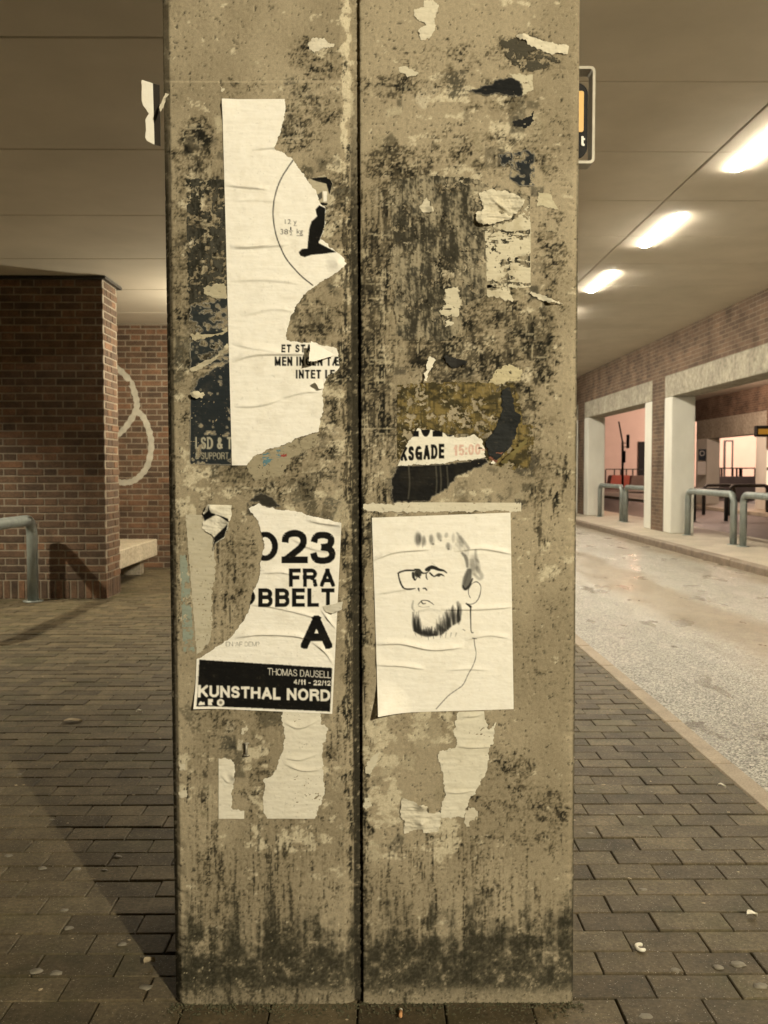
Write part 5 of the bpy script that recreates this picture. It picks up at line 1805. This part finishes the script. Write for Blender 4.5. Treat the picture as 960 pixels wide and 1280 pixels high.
for px, py, r in ((80, 1138, .016), (85, 1160, .017), (45, 1214, .022), (70, 1216, .019), (53, 1085, .018), (147, 1071, .017), (96, 1086, .015), (131, 1088, .012), (65, 1025, .012), (178, 938, .016), (134, 927, .012), (108, 948, .012), (10, 1070, .018), (872, 1063, .015),
                  (738, 1042, .018), (801, 1022, .016), (804, 1112, .016), (922, 1205, .024), (898, 1209, .018), (845, 1213, .018), (950, 1232, .022), (765, 1018, .012), (740, 988, .014), (187, 972, .012), (195, 987, .012), (24, 968, .012), (153, 1180, .016), (182, 1234, .02), (806, 1272, .03)):
    disc('gum_spot', px, py, r, 'gum', 'flattened pale chewing gum spot on the paving', 'gum', 'chewing gum spots trodden into the paving')


def leaf(px, py, L, Wd, ang, label, mat='dry_leaf'):
    x, y = gpt(px, py)
    vv, ff = [], []
    n = 9
    for i in range(n):
        t = i / (n - 1)
        wv = Wd * math.sin(math.pi * min(1, t * 1.05)) ** .7 * (1 + .2 * math.sin(9 * t))
        for s in (-1, 0, 1):
            vv.append((L * (t - .5), s * wv, .004 + .010 * abs(s) * (.4 + .6 * t) + .004 * math.sin(5 * t)))
    for i in range(n - 1):
        for k in range(2):
            a_ = i * 3 + k
            ff.append((a_, a_ + 3, a_ + 4, a_ + 1))
    o = mesh('dry_leaf', vv, ff, mat, None, True, (x, y, .002))
    o.rotation_euler.z = ang
    return tag(o, label, 'leaf')


leaf(91, 903, .085, .022, .1, 'curled pale dry leaf on the paving left of the pillar')
leaf(187, 1206, .03, .012, .8, 'small pale leaf fragment near the pillar foot at left')
leaf(940, 1147, .028, .012, 0, 'small pale fragment on the paving at the right edge', 'litter_white')
leaf(902, 985, .03, .008, -.5, 'thin pale shred on the paving near the road edge', 'litter_white')
leaf(174, 891, .03, .010, .2, 'small white paper bit left of the pillar', 'litter_white')
x, y = gpt(801, 1187)
o = tube('curl_litter', [(.011 * math.cos(a_), .013 * math.sin(a_), .006) for a_ in np.linspace(.9, 5.4, 14)], [.003] + [.0045] * 12 + [.003], 'litter_white', None, 8)
o.location = (x, y, .0)
tag(o, 'small white C-shaped curl lying on the right paving', 'litter')
x, y = gpt(501, 1270)
cb_ = empty('cigarette_butt', (x, y, 0))
tag(cb_, 'orange cigarette butt lying at the foot of the pillar', 'cigarette butt')
tube('filter', [(x - .001, y - .013, .007), (x, y + .007, .007)], .0038, 'filter_paper', cb_, 10)
tube('burnt_paper', [(x, y + .0072, .007), (x + .0005, y + .012, .007)], .0036, 'litter_white', cb_, 10)
# crumbs and leaf bits scattered over the paving
vv, ff = [], []
rr = random.Random(12)
for i in range(420):
    cx_, cy_ = rr.uniform(-3.2, KX), 1.3 + 5.5 * rr.random() ** 1.6
    s = rr.uniform(.0012, .005)
    a_ = rr.uniform(0, 6.3)
    n0 = len(vv)
    for k in range(5):
        q = s * rr.uniform(.5, 1.5)
        vv.append((cx_ + q * 1.4 * math.cos(a_ + k * 1.257), cy_ + q * math.sin(a_ + k * 1.257), .0025 + rr.uniform(0, .002)))
    vv.append((cx_, cy_, .0035 + s * .4))
    ff += [(n0 + k, n0 + (k + 1) % 5, n0 + 5) for k in range(5)]
o = mesh('litter_crumbs', vv, ff, 'dry_leaf')
tag(o, 'pale crumbs and leaf bits strewn over the paving', 'litter', kind='stuff')
# rubble and moss crumbs along the pillar foot
vv, ff = [], []
rr = random.Random(2)
for i in range(1100):
    cx_ = rr.uniform(xl - .01, xe1 + .02)
    cy_ = D - abs(rr.gauss(0, .024)) + .003
    s = rr.uniform(.001, .0042)
    n0 = len(vv)
    for dx, dy, dz in ((1, 0, 0), (-1, 0, 0), (0, 1, 0), (0, -1, 0), (0, 0, 1), (0, 0, -.5)):
        vv.append((cx_ + dx * s * rr.uniform(.6, 1.3), cy_ + dy * s * rr.uniform(.6, 1.2), .001 + dz * s * .8))
    for a_, b_, c_ in ((0, 2, 4), (2, 1, 4), (1, 3, 4), (3, 0, 4)):
        ff.append((n0 + a_, n0 + b_, n0 + c_))
o = mesh('grit', vv, ff, 'moss')
tag(o, 'mossy grit and crumbs along the foot of the pillar', 'grit', kind='stuff')
